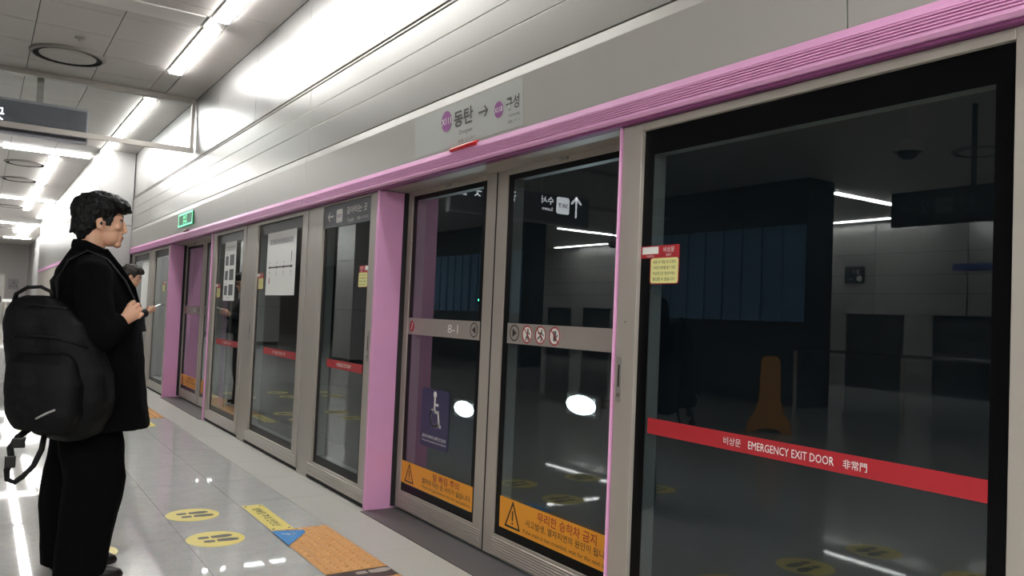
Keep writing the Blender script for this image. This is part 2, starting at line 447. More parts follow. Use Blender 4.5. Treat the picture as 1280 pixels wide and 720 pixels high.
# stepping end walls on the right, further along the platform
we = MB(); we.box(1.62, 2.47, 15.25, 15.37, 0, ZC+0.01)
wall_e = tag(we.build('wall_return', M_joint), 'pale return wall closing the first row of doors', kind='structure')
for z0, z1 in ((0.0, 1.25), (1.256, 2.60), (2.606, ZC)):
    MB().box(1.60, 2.135, 15.225, 15.26, z0+0.002, z1-0.002).build('wall_panel', M_upper, wall_e)
w2 = MB(); w2.box(1.62, 1.9, 15.37, 31.0, 0, ZC+0.01)
wall_f = tag(w2.build('wall_far_right', M_joint), 'metal clad wall further along the platform', kind='structure')
ys = [15.26+1.5*k for k in range(11)]+[31.0]
for a, b in zip(ys, ys[1:]):
    for z0, z1 in ((2.2, 3.0), (3.006, ZC)):
        MB().box(1.585, 1.62, a+0.003, b-0.003, z0+0.002, z1-0.002).build('wall_panel', M_panel, wall_f)
    MB().box(1.585, 1.62, a+0.003, b-0.003, 0.0, 2.1).build('wall_panel', M_upper if b < 19.5 else M_frame, wall_f)
MB().box(1.575, 1.62, 15.4, 31, 2.11, 2.19).build('pink_beam', M_pink, wall_f)
w3 = MB().box(1.98, 2.3, 31.0, 47.0, 0, ZC+0.01).box(1.62, 2.3, 30.9, 31.0, 0, ZC+0.01)
tag(w3.build('wall_far_recess', M_upper), 'pale wall set back near the platform end', kind='structure')

# end walls and the opposite side of the platform (seen mirrored in the glass)
wE = MB().box(XL-0.2, 2.5, Y1, Y1+0.2, -0.3, ZC+0.3)
wall_end = tag(wE.build('wall_end', M_endwall), 'grey plain wall closing the far platform end', kind='structure')
wS = MB().box(XL-0.2, 2.5, Y0-0.2, Y0, -0.3, ZC+0.3)
tag(wS.build('wall_near', M_endwall), kind='structure')
wl = MB().box(XL-0.25, XL-0.02, Y0, Y1, -0.3, ZC+0.3)
wall_l = tag(wl.build('wall_left', M_joint), 'pale panelled wall on the opposite side of the platform', kind='structure')
yy = -6.0
while yy < 27:
    for z0, z1 in ((1.72, 2.2), (2.206, 2.62), (2.626, 3.12), (3.126, ZC)):
        MB().box(XL-0.02, XL+0.01, yy+0.006, yy+2.09, z0+0.006, z1-0.006).build('wall_panel', M_upper, wall_l)
    MB().box(XL-0.02, XL+0.03, yy+0.7, yy+1.35, 0, 1.715).build('pilaster', M_upper, wall_l)
    yy += 2.1
for ya in (-0.55, 8.44, 17.43):
    tag(MB().box(-7.85, -7.15, ya, ya+(4.0 if ya < 17 else 4.9), 0, ZC+0.008).build('wall_core', M_core), 'dark clad core block standing on the opposite half of the platform', kind='structure')

# tunnel behind the glass
tn = MB().box(5.9, 6.2, Y0, Y1, -1.3, 5.0).box(2.47, 5.9, Y0, Y1, 4.6, 5.0)
tag(tn.build('wall_tunnel', M_tunnel_wall), 'dark tunnel lining beyond the glass', kind='structure')
tag(MB().box(2.47, 6.2, Y0, Y1, -1.5, -1.3).box(2.47, 2.6, Y0, Y1, -1.3, -0.30).build('floor_trackbed', M_concrete), 'dark trackbed beyond the glass', kind='structure')
tag(MB().box(2.47, 6.2, Y0-0.2, Y0, -1.5, 5).box(2.47, 6.2, Y1, Y1+0.2, -1.5, 5).box(2.44, 2.48, Y0, Y1, HD+0.01, 5.0).box(2.44, 2.48, 15.3, Y1, -0.3, 5.0).build('wall_tunnel_end', M_concrete), kind='structure')
for xr in (3.35, 4.79):
    t = thing('track_rail', (xr, Y0, -1.3), ['steel running rail of the track nearest the platform', 'steel running rail of the track by the tunnel wall'][xr > 4], 'rail')
    MB().box(xr-0.035, xr+0.035, Y0, Y1, -1.15, -1.11).build('rail_head', M_steel, t)
    MB().box(xr-0.07, xr+0.07, Y0, Y1, -1.3, -1.27).box(xr-0.01, xr+0.01, Y0, Y1, -1.27, -1.15).build('rail_web', M_concrete, t)

# ================================================================ PLATFORM SCREEN
def frame_rect(mb, x0, x1, y0, y1, z0, z1, gy0, gy1, gz0, gz1):
    mb.box(x0, x1, y0, gy0, z0, z1); mb.box(x0, x1, gy1, y1, z0, z1)
    mb.box(x0, x1, gy0, gy1, z0, gz0); mb.box(x0, x1, gy0, gy1, gz1, z1)
def ribs(y0, y1, x, z0, z1, n, parent):
    mb = MB(); st = (z1-z0)/n
    for k in range(n):
        mb.prism_y([(x, z0+k*st), (x-0.004, z0+k*st+st*0.2), (x-0.004, z0+k*st+st*0.6), (x, z0+k*st+st*0.8)], y0, y1)
    return mb.build('kick_plate', M_frame, parent)
def glazing(t, x, gy0, gy1, gz0, gz1, bw=0.055, bt=0.10, bb=0.06, jamb=0.10):
    MB().box(x+0.004, x+0.012, gy0, gy1, gz0, gz1).build('glass', M_glass, t)
    b = MB()
    b.box(x+0.0030, x+0.0038, gy0, gy0+bw, gz0, gz1); b.box(x+0.0030, x+0.0038, gy1-bw, gy1, gz0, gz1)
    b.box(x+0.0030, x+0.0038, gy0+bw, gy1-bw, gz0, gz0+bb); b.box(x+0.0030, x+0.0038, gy0+bw, gy1-bw, gz1-bt, gz1)
    b.build('glass_border', M_black, t)
    r = MB(); frame_rect(r, x+0.013, x+0.013+jamb*0.6, gy0, gy1, gz0, gz1, gy0+bw-0.006, gy1-bw+0.006, gz0+bb-0.006, gz1-bt+0.006)
    r.build('rear_frame', M_frame, t)
def safety_label(t, y, zt, w=0.21, mirror=False, small=False):
    """red exit header with a cream instruction sticker; y = edge of the glass it starts at, extends towards smaller y"""
    x = X1+0.0185
    s0, s1 = (y, y-w) if not mirror else (y-w, y)
    o = MB().plate([(-w/2, -0.024), (w/2, -0.024), (w/2, 0.024), (-w/2, 0.024)], Twall(x, y-w/2, zt-0.024), 0.0008).build('exit_sticker', M_red, t)
    o['label'] = 'red exit sticker with white lettering'
    sg = -1 if not mirror else 1
    T = Twall(x-0.0009, y-w/2, zt-0.024)
    MB().plate([(sg*0.052+v[0], v[1]+0.006) for v in rect(0.09, 0.028)], T, 0.0004).build('white_box', M_white, o)
    text('비상문', T @ Matrix.Translation((-sg*0.05, 0.007, 0)), 0.02, M_white, o)
    text('EXIT', T @ Matrix.Translation((-sg*0.05, -0.014, 0)), 0.009, M_white, o)
    text('구성방면 8-1', T @ Matrix.Translation((sg*0.052, -0.0165, 0)), 0.008, M_white, o)
    yc = y-w*0.63 if not mirror else y-w*0.37
    T2 = Twall(x, yc, zt-0.048-0.05)
    c = MB().plate(rect(0.158, 0.106, 0.012), T2, 0.0006).build('notice_rim', M_darkred, t)
    c = MB().plate(rect(0.148, 0.098, 0.010), T2, 0.001).build('notice_sticker', M_cream, t); c['label'] = 'cream notice sticker with small lettering'
    for k, s in enumerate(('비상 시 객실 내 고객이', '신속한 대피를 돕기 위한', '비상문으로 정상시에는', '출입할 수 없습니다.')):
        text(s, T2 @ Matrix.Translation((0, 0.033-0.022*k, 0.0009)), 0.0135, M_ink, c, width=0.12)
def latch(t, y, z0, z1, key=True):
    x = X1
    o = MB().plate([(a, b) for a, b in rect(0.030, z1-z0, 0.006)], Twall(x, y, (z0+z1)/2), 0.004).build('latch_plate', M_rail, t)
    MB().plate(rect(0.010, (z1-z0)*0.48), Twall(x-0.0042, y, z0+(z1-z0)*0.58), 0.0005).build('slot', M_ink, o)
    MB().ring(Twall(x-0.0042, y, z0+(z1-z0)*0.16), 0.004, 0.0075, 0.001, 16).build('keyhole', M_ink, o)
def exit_band(t, g0, g1, full=True, c=None):
    x = X1+0.0187
    o = MB().box(x-0.0008, x, g0, g1, 0.873, 0.933).build('exit_band', M_red, t); o['label'] = 'red band with white emergency exit lettering'
    mid = c if c else (g0+g1)/2; k = 1.0 if full else (g1-g0)/1.35
    text('EMERGENCY EXIT DOOR', Twall(x-0.0009, mid, 0.903), 0.026, M_white, o, width=0.325*max(k, 0.6))
    text('비상문', Twall(x-0.0009, mid+0.232*k, 0.903), 0.027, M_white, o, width=0.075*k)
    text('非常門', Twall(x-0.0009, mid-0.233*k, 0.903), 0.027, M_white, o, width=0.078*k)
def fixed_panel(y0, y1, g0, g1, label, name='emergency_door', gtop=2.066, latch_y=None, nrib=6):
    t = thing(name, (X1, (y0+y1)/2, 0), label, 'door', 'fixed glass panels of the platform screen')
    f = MB(); frame_rect(f, X1, X1+0.05, y0+0.003, y1-0.003, 0.03, 2.098, g0, g1, 0.135, gtop)
    f.build('frame', M_frame, t, bevel=0.002)
    MB().box(X1+0.012, X1+0.045, y0+0.001, y1-0.001, 0.0, 0.03).build('shadow_gap_strip', M_rubber_gap, t)  # dark strip painting the shade in the gap under the panel
    ribs(y0+0.03, y1-0.03, X1+0.0005, 0.035, 0.122, nrib, t)
    glazing(t, X1+0.016, g0, g1, 0.135, gtop)
    return t
def post(y0, y1, label):
    t = thing('screen_post', (X1, (y0+y1)/2, 0), label, 'post', 'metal posts of the platform screen')
    MB().box(X1+0.004, X1+0.05, y0+0.004, y1-0.004, 0, 2.098).build('cladding', M_frame, t, bevel=0.002)
    MB().box(X1+0.012, X1+0.05, y0+0.001, y1-0.001, 0, 2.0985).build('joint_strip', M_rubber_gap, t)
    return t

# --- nearest emergency door (right side of the picture)
em = fixed_panel(0.83, 2.487, 0.985, 2.372, 'wide dark glass emergency door at the right with a red exit band, nearest to the viewer')
exit_band(em, 1.040, 2.300, True, 1.648)
safety_label(em, 2.372, 1.603)
latch(em, 2.455, 0.975, 1.16)
MB().ring(Twall(X1, 2.43, 1.30), 0.0015, 0.003, 0.0015, 10).build('screw', M_ink, em)
post(0.59, 0.83, 'grey metal post at the right edge of the nearest emergency door')
e2 = fixed_panel(-0.95, 0.59, -0.80, 0.46, 'glass panel beyond the right edge of the nearest emergency door')
post(-1.2, -0.95, 'grey metal post two panels to the right of the nearest emergency door')
e3 = fixed_panel(-2.4, -1.2, -2.25, -1.33, 'narrow glass panel furthest right along the screen')
# --- panels between the two doorways
p2 = fixed_panel(4.905, 6.035, 5.03, 5.935, 'glass panel with a grey transfer sign at its top, left of the pink jamb', gtop=2.085)
exit_band(p2, 5.085, 5.75, False)
safety_label(p2, 5.215, 1.612, w=0.18, mirror=True)
latch(p2, 4.965, 0.965, 1.167)
post(6.035, 6.27, 'grey metal post between the transfer sign panel and the route map panel')
p1 = fixed_panel(6.27, 7.80, 6.40, 7.667, 'glass panel with the white route map poster')
exit_band(p1, 6.46, 7.35, False)
safety_label(p1, 7.667, 1.612, w=0.19)
latch(p1, 7.76, 0.975, 1.15)
post(7.80, 8.05, 'grey metal post beside the latch of the route map panel')
p0 = fixed_panel(8.05, 9.41, 8.16, 9.25, 'glass panel with the tall white photo poster, beside the far doorway')
safety_label(p0, 9.25, 1.53, w=0.2)
exit_band(p0, 8.22, 9.1, False)
# --- beyond the far doorway
f0 = fixed_panel(11.84, 13.10, 11.97, 13.02, 'glass panel just past the far pink jamb')
safety_label(f0, 12.35, 1.60, w=0.18, mirror=True)
post(13.10, 13.37, 'grey metal post behind the second waiting person')
f1 = fixed_panel(13.37, 15.2, 13.5, 14.95, 'furthest glass panel, at the return wall')
o = MB().box(X1+0.0175, X1+0.0188, 13.55, 14.2, 1.1, 1.93).build('poster', M_white, f1)
# transfer sign on p2
o = MB().box(X1+0.008, X1+0.017, 5.022, 5.94, 1.915, 2.082).build('transfer_sign', M_sign, p2); o['label'] = 'dark grey transfer sign with white lettering'
xs_ = X1+0.0075
arrow(MB(), Twall(xs_, 5.79, 1.998), 0.10, 0.014, (-1, 0)).build('arrow', M_white, o)
mm = MB().plate(rect(0.118, 0.10, 0.016), Twall(xs_, 5.615, 1.992), 0.0008).build('rail_badge', M_white, o)
text('SRT', Twall(xs_-0.0012, 5.615, 1.992), 0.026, M_purple, o, width=0.085, bold=0.01)
text('갈아타는 곳', Twall(xs_, 5.29, 2.018), 0.054, M_white, o, width=0.37, bold=0.01)
text('Transfer', Twall(xs_, 5.395, 1.948), 0.030, M_white, o, width=0.13)
text('换乘 のりかえ', Twall(xs_, 5.18, 1.948), 0.026, M_white, o, width=0.20)
# route map poster on p1
o = MB().box(X1+0.0175, X1+0.0188, 6.585, 7.39, 1.405, 1.972).build('route_poster', M_white, p1); o['label'] = 'white route map poster'
px_ = X1+0.0172
MB().plate(rect(0.66, 0.05), Twall(px_, 6.99, 1.885), 0.0004).build('title_bar', mat('poster_grey', (190, 192, 194), 0.6), o)
text('동탄 → 수서  운행 노선도', Twall(px_-0.0006, 6.99, 1.885), 0.026, M_grey_ink, o, width=0.45)
m_ = MB(); stroke(m_, Twall(px_, 6.99, 1.655), [(-0.33, 0), (0.33, 0)], 0.012)
for dx in (-0.3, -0.1, 0.1, 0.3): m_.plate(disc(0.014, 14), Twall(px_-0.0004, 6.99-dx, 1.655), 0.0006)
m_.build('route_line', M_ink, o)
for dx, s, e in ((-0.3, '동탄', 'Dongtan'), (-0.1, '구성', 'Guseong'), (0.1, '성남', 'Seongnam'), (0.3, '수서', 'Suseo')):
    text(s, Twall(px_, 6.99-dx, 1.61), 0.022, M_grey_ink, o); text(e, Twall(px_, 6.99-dx, 1.585), 0.011, M_grey_ink, o)
    text('06:30', Twall(px_, 6.99-dx, 1.695), 0.012, M_grey_ink, o)
stroke(MB(), Twall(px_, 6.69, 1.74), [(0, -0.03), (0, 0.04)], 0.012).build('route_mark', M_ink, o)
MB().plate(rect(0.022, 0.06, 0.01), Twall(px_, 7.29, 1.535), 0.0005).build('red_mark', M_red, o)
# photo poster on p0
o = MB().box(X1+0.0175, X1+0.0188, 8.47, 8.925, 1.345, 1.972).build('photo_poster', M_white, p0); o['label'] = 'tall white poster with grey photographs'
text('승강장 안전문 비상시 탈출요령', Twall(px_, 8.70, 1.915), 0.024, M_ink, o, width=0.36)
text('Emergency guide', Twall(px_, 8.70, 1.885), 0.014, M_grey_ink, o, width=0.26)
M_ph = mat('printed_photo', (96, 98, 100), 0.6, noise_amt=0.7, noise_scale=14)
for k, z in enumerate((1.775, 1.62, 1.46)):
    MB().plate(rect(0.17, 0.115), Twall(px_, 8.62, z), 0.0004).plate(rect(0.12, 0.10), Twall(px_, 8.82, z-0.005), 0.0004).build('printed_picture', M_ph, o)
    text('①②③④'[k]+' 레버', Twall(px_, 8.83, z+0.067), 0.016, M_ink, o)
text('코레일 고객센터', Twall(px_, 8.70, 1.375), 0.014, M_ink, o) if False else text('비상시 행동요령', Twall(px_, 8.72, 1.375), 0.014, M_ink, o)

# --- pink jambs and sills
def jamb(y, side, label, w=0.035):
    t = thing('pink_jamb', (X1, y, 0), label, 'jamb', 'pink jambs of the doorways')
    w = w*side
    MB().prism_y([(0, 0)]*0 or [(X1-0.012, 0.0), (X1-0.012, 2.10), (X2, 2.10), (X2, 0.0)], y, y+w).build('cladding', M_pink, t, bevel=0.004)
    MB().box(X2-0.03, X2+0.03, y-0.012*side, y, 0.02, 2.10).build('seal', M_rubber_gap, t)
    return t
jamb(4.872, 1, 'pink metal jamb on the left side of the near doorway')
jamb(2.494, -1, 'thin pink jamb edge on the right side of the near doorway', 0.006)
jamb(4.872+PITCH, 1, 'pink metal jamb on the left side of the far doorway')
jamb(2.522+PITCH, -1, 'pink jamb hidden on the right side of the far doorway')
for c, l in ((3.70, 'dark grey door sill strip in front of the near sliding doors'), (3.70+PITCH, 'dark grey door sill strip in front of the far sliding doors')):
    s = MB().box(2.133, 2.46, c-1.178, c+1.172, -0.006, 0.003).build('door_sill', M_sill); tag(s, l, 'sill')
tag(MB().box(2.131, 2.46, Y0, 3.70-1.18, -0.006, 0.0).box(2.131, 2.46, 3.70+1.175, 3.70+PITCH-1.18, -0.006, 0.0).box(2.131, 2.46, 3.70+PITCH+1.175, 15.3, -0.006, 0.0).build('trim_1', M_edge), kind='structure')

# --- sliding doors
def pict(kind, T, r, parent):
    """round pictogram of radius r"""
    o = MB().plate(disc(r), T, 0.0006).build('pictogram', M_white if kind != 'arrow' else M_band, parent)
    if kind == 'arrowL' or kind == 'arrowR':
        o.data.materials[0] = M_band
        MB().ring(T @ Matrix.Translation((0, 0, 0.0007)), r*0.86, r, 0.0006, 28).build('rim', M_ink, o)
        s = -1 if kind == 'arrowL' else 1
        MB().plate([(s*r*0.5, 0), (-s*r*0.4, r*0.5), (-s*r*0.4, -r*0.5)][::(1 if s < 0 else -1)], T @ Matrix.Translation((0, 0, 0.0007)), 0.0006).build('triangle', M_ink, o)
        return
    m = MB(); Tq = T @ Matrix.Translation((0, 0, 0.0007))
    if kind == 'lean':
        m.plate(disc(r*0.14, 12), Tq @ Matrix.Translation((0.1*r, 0.5*r, 0)), 0.0005); stroke(m, Tq, [(0.1*r, 0.3*r), (0, -0.1*r), (0.25*r, -0.6*r)], r*0.24, 0.0005); stroke(m, Tq, [(0, -0.1*r), (-0.25*r, -0.6*r)], r*0.2, 0.0005); stroke(m, Tq, [(0.1*r, 0.2*r), (0.45*r, 0.05*r)], r*0.15, 0.0005)
    elif kind == 'run':
        m.plate(disc(r*0.13, 12), Tq @ Matrix.Translation((0.2*r, 0.5*r, 0)), 0.0005); stroke(m, Tq, [(0.15*r, 0.3*r), (-0.1*r, -0.1*r), (0.2*r, -0.3*r), (0.1*r, -0.65*r)], r*0.2, 0.0005); stroke(m, Tq, [(-0.1*r, -0.1*r), (-0.5*r, -0.4*r)], r*0.18, 0.0005); stroke(m, Tq, [(-0.45*r, 0.2*r), (0.1*r, 0.25*r), (0.5*r, 0.0)], r*0.14, 0.0005)
    elif kind == 'hand':
        m.plate(rect(0.5*r, 0.55*r, 0.1*r), Tq @ Matrix.Translation((0, -0.25*r, 0)), 0.0005)
        for k in range(4): stroke(m, Tq, [(-0.19*r+0.13*r*k, -0.1*r), (-0.24*r+0.15*r*k, 0.5*r)], r*0.11, 0.0005)
        stroke(m, Tq, [(0.2*r, -0.2*r), (0.48*r, 0.1*r)], r*0.12, 0.0005)
    elif kind == 'touch':
        stroke(m, Tq, [(-0.2*r, -0.5*r), (0.1*r, 0.0), (0.0, 0.1*r), (0.25*r, 0.55*r)], r*0.22, 0.0005)
    if kind == 'touch':
        o.data.materials[0] = M_red; m.build('figure', M_white, o)
        return
    m.build('figure', M_grey_ink, o)
    Tr = T @ Matrix.Translation((0, 0, 0.0014))
    b = MB().ring(Tr, r*0.84, r, 0.0005, 28); stroke(b, Tr, [(-0.66*r, 0.66*r), (0.66*r, -0.66*r)], r*0.13, 0.0005)
    b.build('prohibition_ring', M_red, o)
def triangle_sign(parent, T, s):
    m = MB(); P = [(-0.5*s, -0.43*s), (0.5*s, -0.43*s), (0, 0.55*s)]
    stroke(m, T, P, s*0.075, 0.0008, closed=True)
    stroke(m, T, [(0, 0.18*s), (0, -0.12*s)], s*0.085, 0.0008); m.plate(disc(s*0.05, 10), T @ Matrix.Translation((0, -0.27*s, 0)), 0.0008)
    m.build('warning_triangle', M_ink, parent)
def wheelchair(parent, T, s, material):
    m = MB()
    m.plate(disc(0.085*s, 16), T @ Matrix.Translation((-0.03*s, 0.43*s, 0)), 0.0008)
    stroke(m, T, [(-0.03*s, 0.33*s), (-0.03*s, -0.02*s)], 0.085*s, 0.0008)
    stroke(m, T, [(-0.03*s, 0.17*s), (0.14*s, 0.17*s)], 0.065*s, 0.0008)
    stroke(m, T, [(-0.03*s, -0.02*s), (0.17*s, -0.02*s), (0.25*s, -0.37*s), (0.31*s, -0.37*s)], 0.075*s, 0.0008)
    arc = [(-0.02*s+0.235*s*math.cos(R(a)), -0.17*s+0.235*s*math.sin(R(a))) for a in range(125, 345, 14)]
    stroke(m, T, arc, 0.06*s, 0.0008)
    m.build('wheelchair_symbol', material, parent)
def sliding_door(y0, y1, side, label, number='8-1', left=True):
    """leaf between y0<y1, glass face towards the platform; left leaf lies at larger y"""
    t = thing('sliding_door', (X2, (y0+y1)/2, 0), label, 'door', 'sliding glass doors of the platform screen')
    ml, mr = (0.062, 0.10)   # stile widths: jamb side, meeting side
    g0, g1 = (y0+mr, y1-ml) if left else (y0+ml, y1-mr)
    f = MB(); frame_rect(f, X2, X2+0.05, y0, y1, 0.018, 2.105, g0, g1, 0.135, 2.075)
    f.build('frame', M_frame, t, bevel=0.002)
    ribs(y0+0.02, y1-0.09 if not left else y1-0.02, X2+0.0005, 0.025, 0.122, 7, t)
    glazing(t, X2+0.006, g0, g1, 0.135, 2.075, bw=0.05, bt=0.03, bb=0.05)
    yb = y0+0.0 if left else y1
    MB().box(X2+0.002, X2+0.048, (y0-0.011 if left else y1+0.001), (y0-0.001 if left else y1+0.011), 0.018, 2.105).build('edge_rubber', M_rubber_gap, t)
    x = X2+0.0085
    # grey band
    b0, b1 = (g0+0.025, g1) if left else (g0+0.002, g1-0.045)
    o = MB().box(x-0.001, x, b0, b1, 1.160, 1.268).build('grey_band', M_band, t); o['label'] = 'matt grey band with pictograms'
    xb = x-0.0011
    c = (y0+y1)/2
    if left:
        pict('touch', Twall(xb, g1-0.055, 1.213), 0.036, o)
        text(number, Twall(xb, c-0.115, 1.214), 0.052, M_white, o, width=0.125)
        pict('arrowL', Twall(xb, b0+0.062, 1.217), 0.043, o)
    else:
        pict('arrowR', Twall(xb, b1-0.07, 1.217), 0.044, o)
        for k, kd in enumerate(('lean', 'run', 'hand')):
            pict(kd, Twall(xb, b1-0.19-0.119*k, 1.2145), 0.047, o)
    # orange sticker
    s0, s1 = (g0+0.025, g1+0.005) if left else (g0, g1-0.045)
    zt, zb = (0.332, 0.19) if left else (0.346, 0.184)
    o = MB().box(x-0.001, x, s0, s1, zb, zt).build('warning_sticker', M_orange, t); o['label'] = 'orange warning sticker with Korean lettering'
    zc = (zt+zb)/2
    T = lambda yy, zz: Twall(x-0.0011, yy, zz)
    if left:
        triangle_sign(o, T(s1-0.12, zc-0.004), 0.115)
        text('발 빠짐 주의', T(s1-0.60, zc+0.038), 0.044, M_darkred, o, width=0.32, bold=0.008)
        text('열차와 타는 곳 사이가 넓습니다.', T(s1-0.60, zc-0.006), 0.034, M_ink, o, width=0.60, bold=0.006)
        text('Watch the gap between the train and platform.', T(s1-0.60, zc-0.046), 0.022, M_ink, o, width=0.60)
    else:
        triangle_sign(o, T(s1-0.125, zc-0.005), 0.13)
        text('무리한 승하차 금지', T(s1-0.575, zc+0.044), 0.05, M_darkred, o, width=0.46, bold=0.008)
        text('사고발생, 열차지연의 원인이 됩니다', T(s1-0.575, zc-0.008), 0.038, M_ink, o, width=0.66, bold=0.006)
        text('If the train is too crowded, wait for the next one.', T(s1-0.565, zc-0.054), 0.024, M_ink, o, width=0.68)
    # little lock housing at the top rail
    MB().box(X2-0.012, X2, c-0.03, c+0.03, 2.088, 2.10).build('top_guide', M_rail, t)
    return t
d1 = sliding_door(3.766, 4.862, 1, 'left sliding door of the near doorway with the navy wheelchair sticker', left=True)
d2 = sliding_door(2.535, 3.750, -1, 'right sliding door of the near doorway with three red prohibition signs', left=False)
d3 = sliding_door(3.766+PITCH, 4.862+PITCH, 1, 'left sliding door of the far doorway reflecting the pink jamb', number='8-2', left=True)
d4 = sliding_door(2.535+PITCH, 3.750+PITCH, -1, 'right sliding door of the far doorway, mostly behind the photo poster panel', left=False)
# wheelchair sticker
o = MB().plate(rect(0.355, 0.365, 0.025), Twall(X2+0.0084, 4.379, 0.652), 0.001).build('accessibility_sticker', M_navy, d1); o['label'] = 'navy sticker with white wheelchair symbol'
wheelchair(o, Twall(X2+0.0072, 4.375, 0.70), 0.235, M_white)
text('교통약자 배려석이 설치된 칸 입니다', Twall(X2+0.0072, 4.379, 0.535), 0.022, M_white, o, width=0.31, bold=0.01)
text('Wheelchair boarding area for disabled', Twall(X2+0.0072, 4.379, 0.507), 0.014, M_white, o, width=0.31)

# --- station name plate on the fascia
FX = lambda z: XW+0.004-0.016*(z-2.215)/0.255   # slanted fascia face
t = thing('station_name_plate', (XW, 3.77, 2.23), 'pale name plate with purple circles and Korean station names above the near doorway', 'sign')
MB().add([(FX(2.232)-0.001, 4.335, 2.232), (FX(2.232)-0.001, 3.19, 2.232), (FX(2.465)-0.001, 3.19, 2.465), (FX(2.465)-0.001, 4.335, 2.465),
          (FX(2.232)+0.003, 4.335, 2.232), (FX(2.232)+0.003, 3.19, 2.232), (FX(2.465)+0.003, 3.19, 2.465), (FX(2.465)+0.003, 4.335, 2.465)],
         [(0, 1, 2, 3), (7, 6, 5, 4), (0, 4, 5, 1), (1, 5, 6, 2), (2, 6, 7, 3), (3, 7, 4, 0)]).build('plate', M_signplate, t)
tilt = Matrix.Rotation(-math.atan(0.016/0.255), 4, 'X')
def TF(y, z): return Twall(FX(z)-0.0015, y, z) @ Matrix.Rotation(math.atan(0.016/0.255)*0, 4, 'X')
def shear(o):
    # lay flat print onto the slanted face
    for v in o.data.vertices:
        w = v.co+ORG[o.name]; v.co.x += (FX(w.z)-0.0018)-w.x if False else 0
    return o
def ftext(body, y, z, h, m, w=None, bold=0.0):
    o = text(body, Twall(0, y, z), h, m, t, width=w, bold=bold)
    for v in o.data.vertices:
        wz = v.co.z+ORG[t.name].z; v.co.x = FX(wz)-0.0022-ORG[t.name].x
    return o
def fshape(mb, name, m, d=0.0018):
    o = mb.build(name, m, t)
    for v in o.data.vertices:
        wz = v.co.z+ORG[t.name].z; v.co.x += FX(wz)-d
    return o
fshape(MB().plate(disc(0.058, 32), Twall(0, 3.945, 2.384), 0.0006), 'line_circle', M_purple)
o = ftext('X111', 3.945, 2.384, 0.036, M_white, 0.105, 0.012)
for v in o.data.vertices: v.co.x -= 0.0012
ftext('동탄', 3.757, 2.375, 0.092, M_grey_ink, 0.205, 0.025)
ftext('Dongtan', 3.733, 2.294, 0.028, M_grey_ink, 0.135)
ftext('东滩  ドンタン', 3.722, 2.250, 0.020, M_grey_ink, 0.185)
fshape(arrow(MB(), Twall(0, 3.552, 2.366), 0.082, 0.010, (1, 0)), 'arrow', M_grey_ink)
fshape(MB().plate(disc(0.042, 28), Twall(0, 3.402, 2.346), 0.0006), 'line_circle', M_purple)
o = ftext('X110', 3.402, 2.346, 0.026, M_white, 0.076, 0.012)
for v in o.data.vertices: v.co.x -= 0.0012
ftext('구성', 3.275, 2.358, 0.068, M_grey_ink, 0.120, 0.022)
ftext('Guseong', 3.262, 2.297, 0.018, M_grey_ink, 0.095)
ftext('驹城  クソン', 3.262, 2.266, 0.014, M_grey_ink, 0.11)
# red indicator lamps under the plates, and the green board over the far door
def indicator(y0, y1, m, label, z=2.222):
    t = thing('door_indicator', (XW, (y0+y1)/2, z), label, 'indicator', None)
    MB().tube([(XW-0.002, y0, z), (XW-0.010, y0+0.02, z), (XW-0.010, y1-0.02, z), (XW-0.002, y1, z)], 0.013, 10).build('lens', m, t, smooth=True)
    MB().box(XW-0.004, XW+0.006, y0, y1, z-0.014, z+0.014).build('base', m, t)
indicator(3.60, 3.885, mat('red_lens', (190, 22, 32), 0.25), 'red door indicator strip below the station name plate', 2.210)
indicator(10.62, 10.84, mat('brown_lens', (110, 60, 50), 0.4), 'small brownish door indicator below the green exit board')
t = thing('exit_board', (XW-0.02, 10.74, 2.28), 'small green lit board on the fascia above the far doorway', 'sign')
MB().box(XW-0.02, XW+0.0, 10.32, 11.16, 2.285, 2.445).build('case', mat('exit_green', (24, 92, 62), 0.4), t)
M_gl = emis('green_glow', (70, 235, 160), 1.1)
b = MB(); Tg = Twall(XW-0.021, 10.74, 2.365)
stroke(b, Tg, rect(0.80, 0.145), 0.018, 0.001, closed=True); b.build('rim_light', M_gl, t)
text('승강', Tg @ Matrix.Translation((-0.02, 0.03, 0)), 0.05, M_gl, t, width=0.22, bold=0.01); text('안내', Tg @ Matrix.Translation((-0.02, -0.03, 0)), 0.05, M_gl, t, width=0.22, bold=0.01)

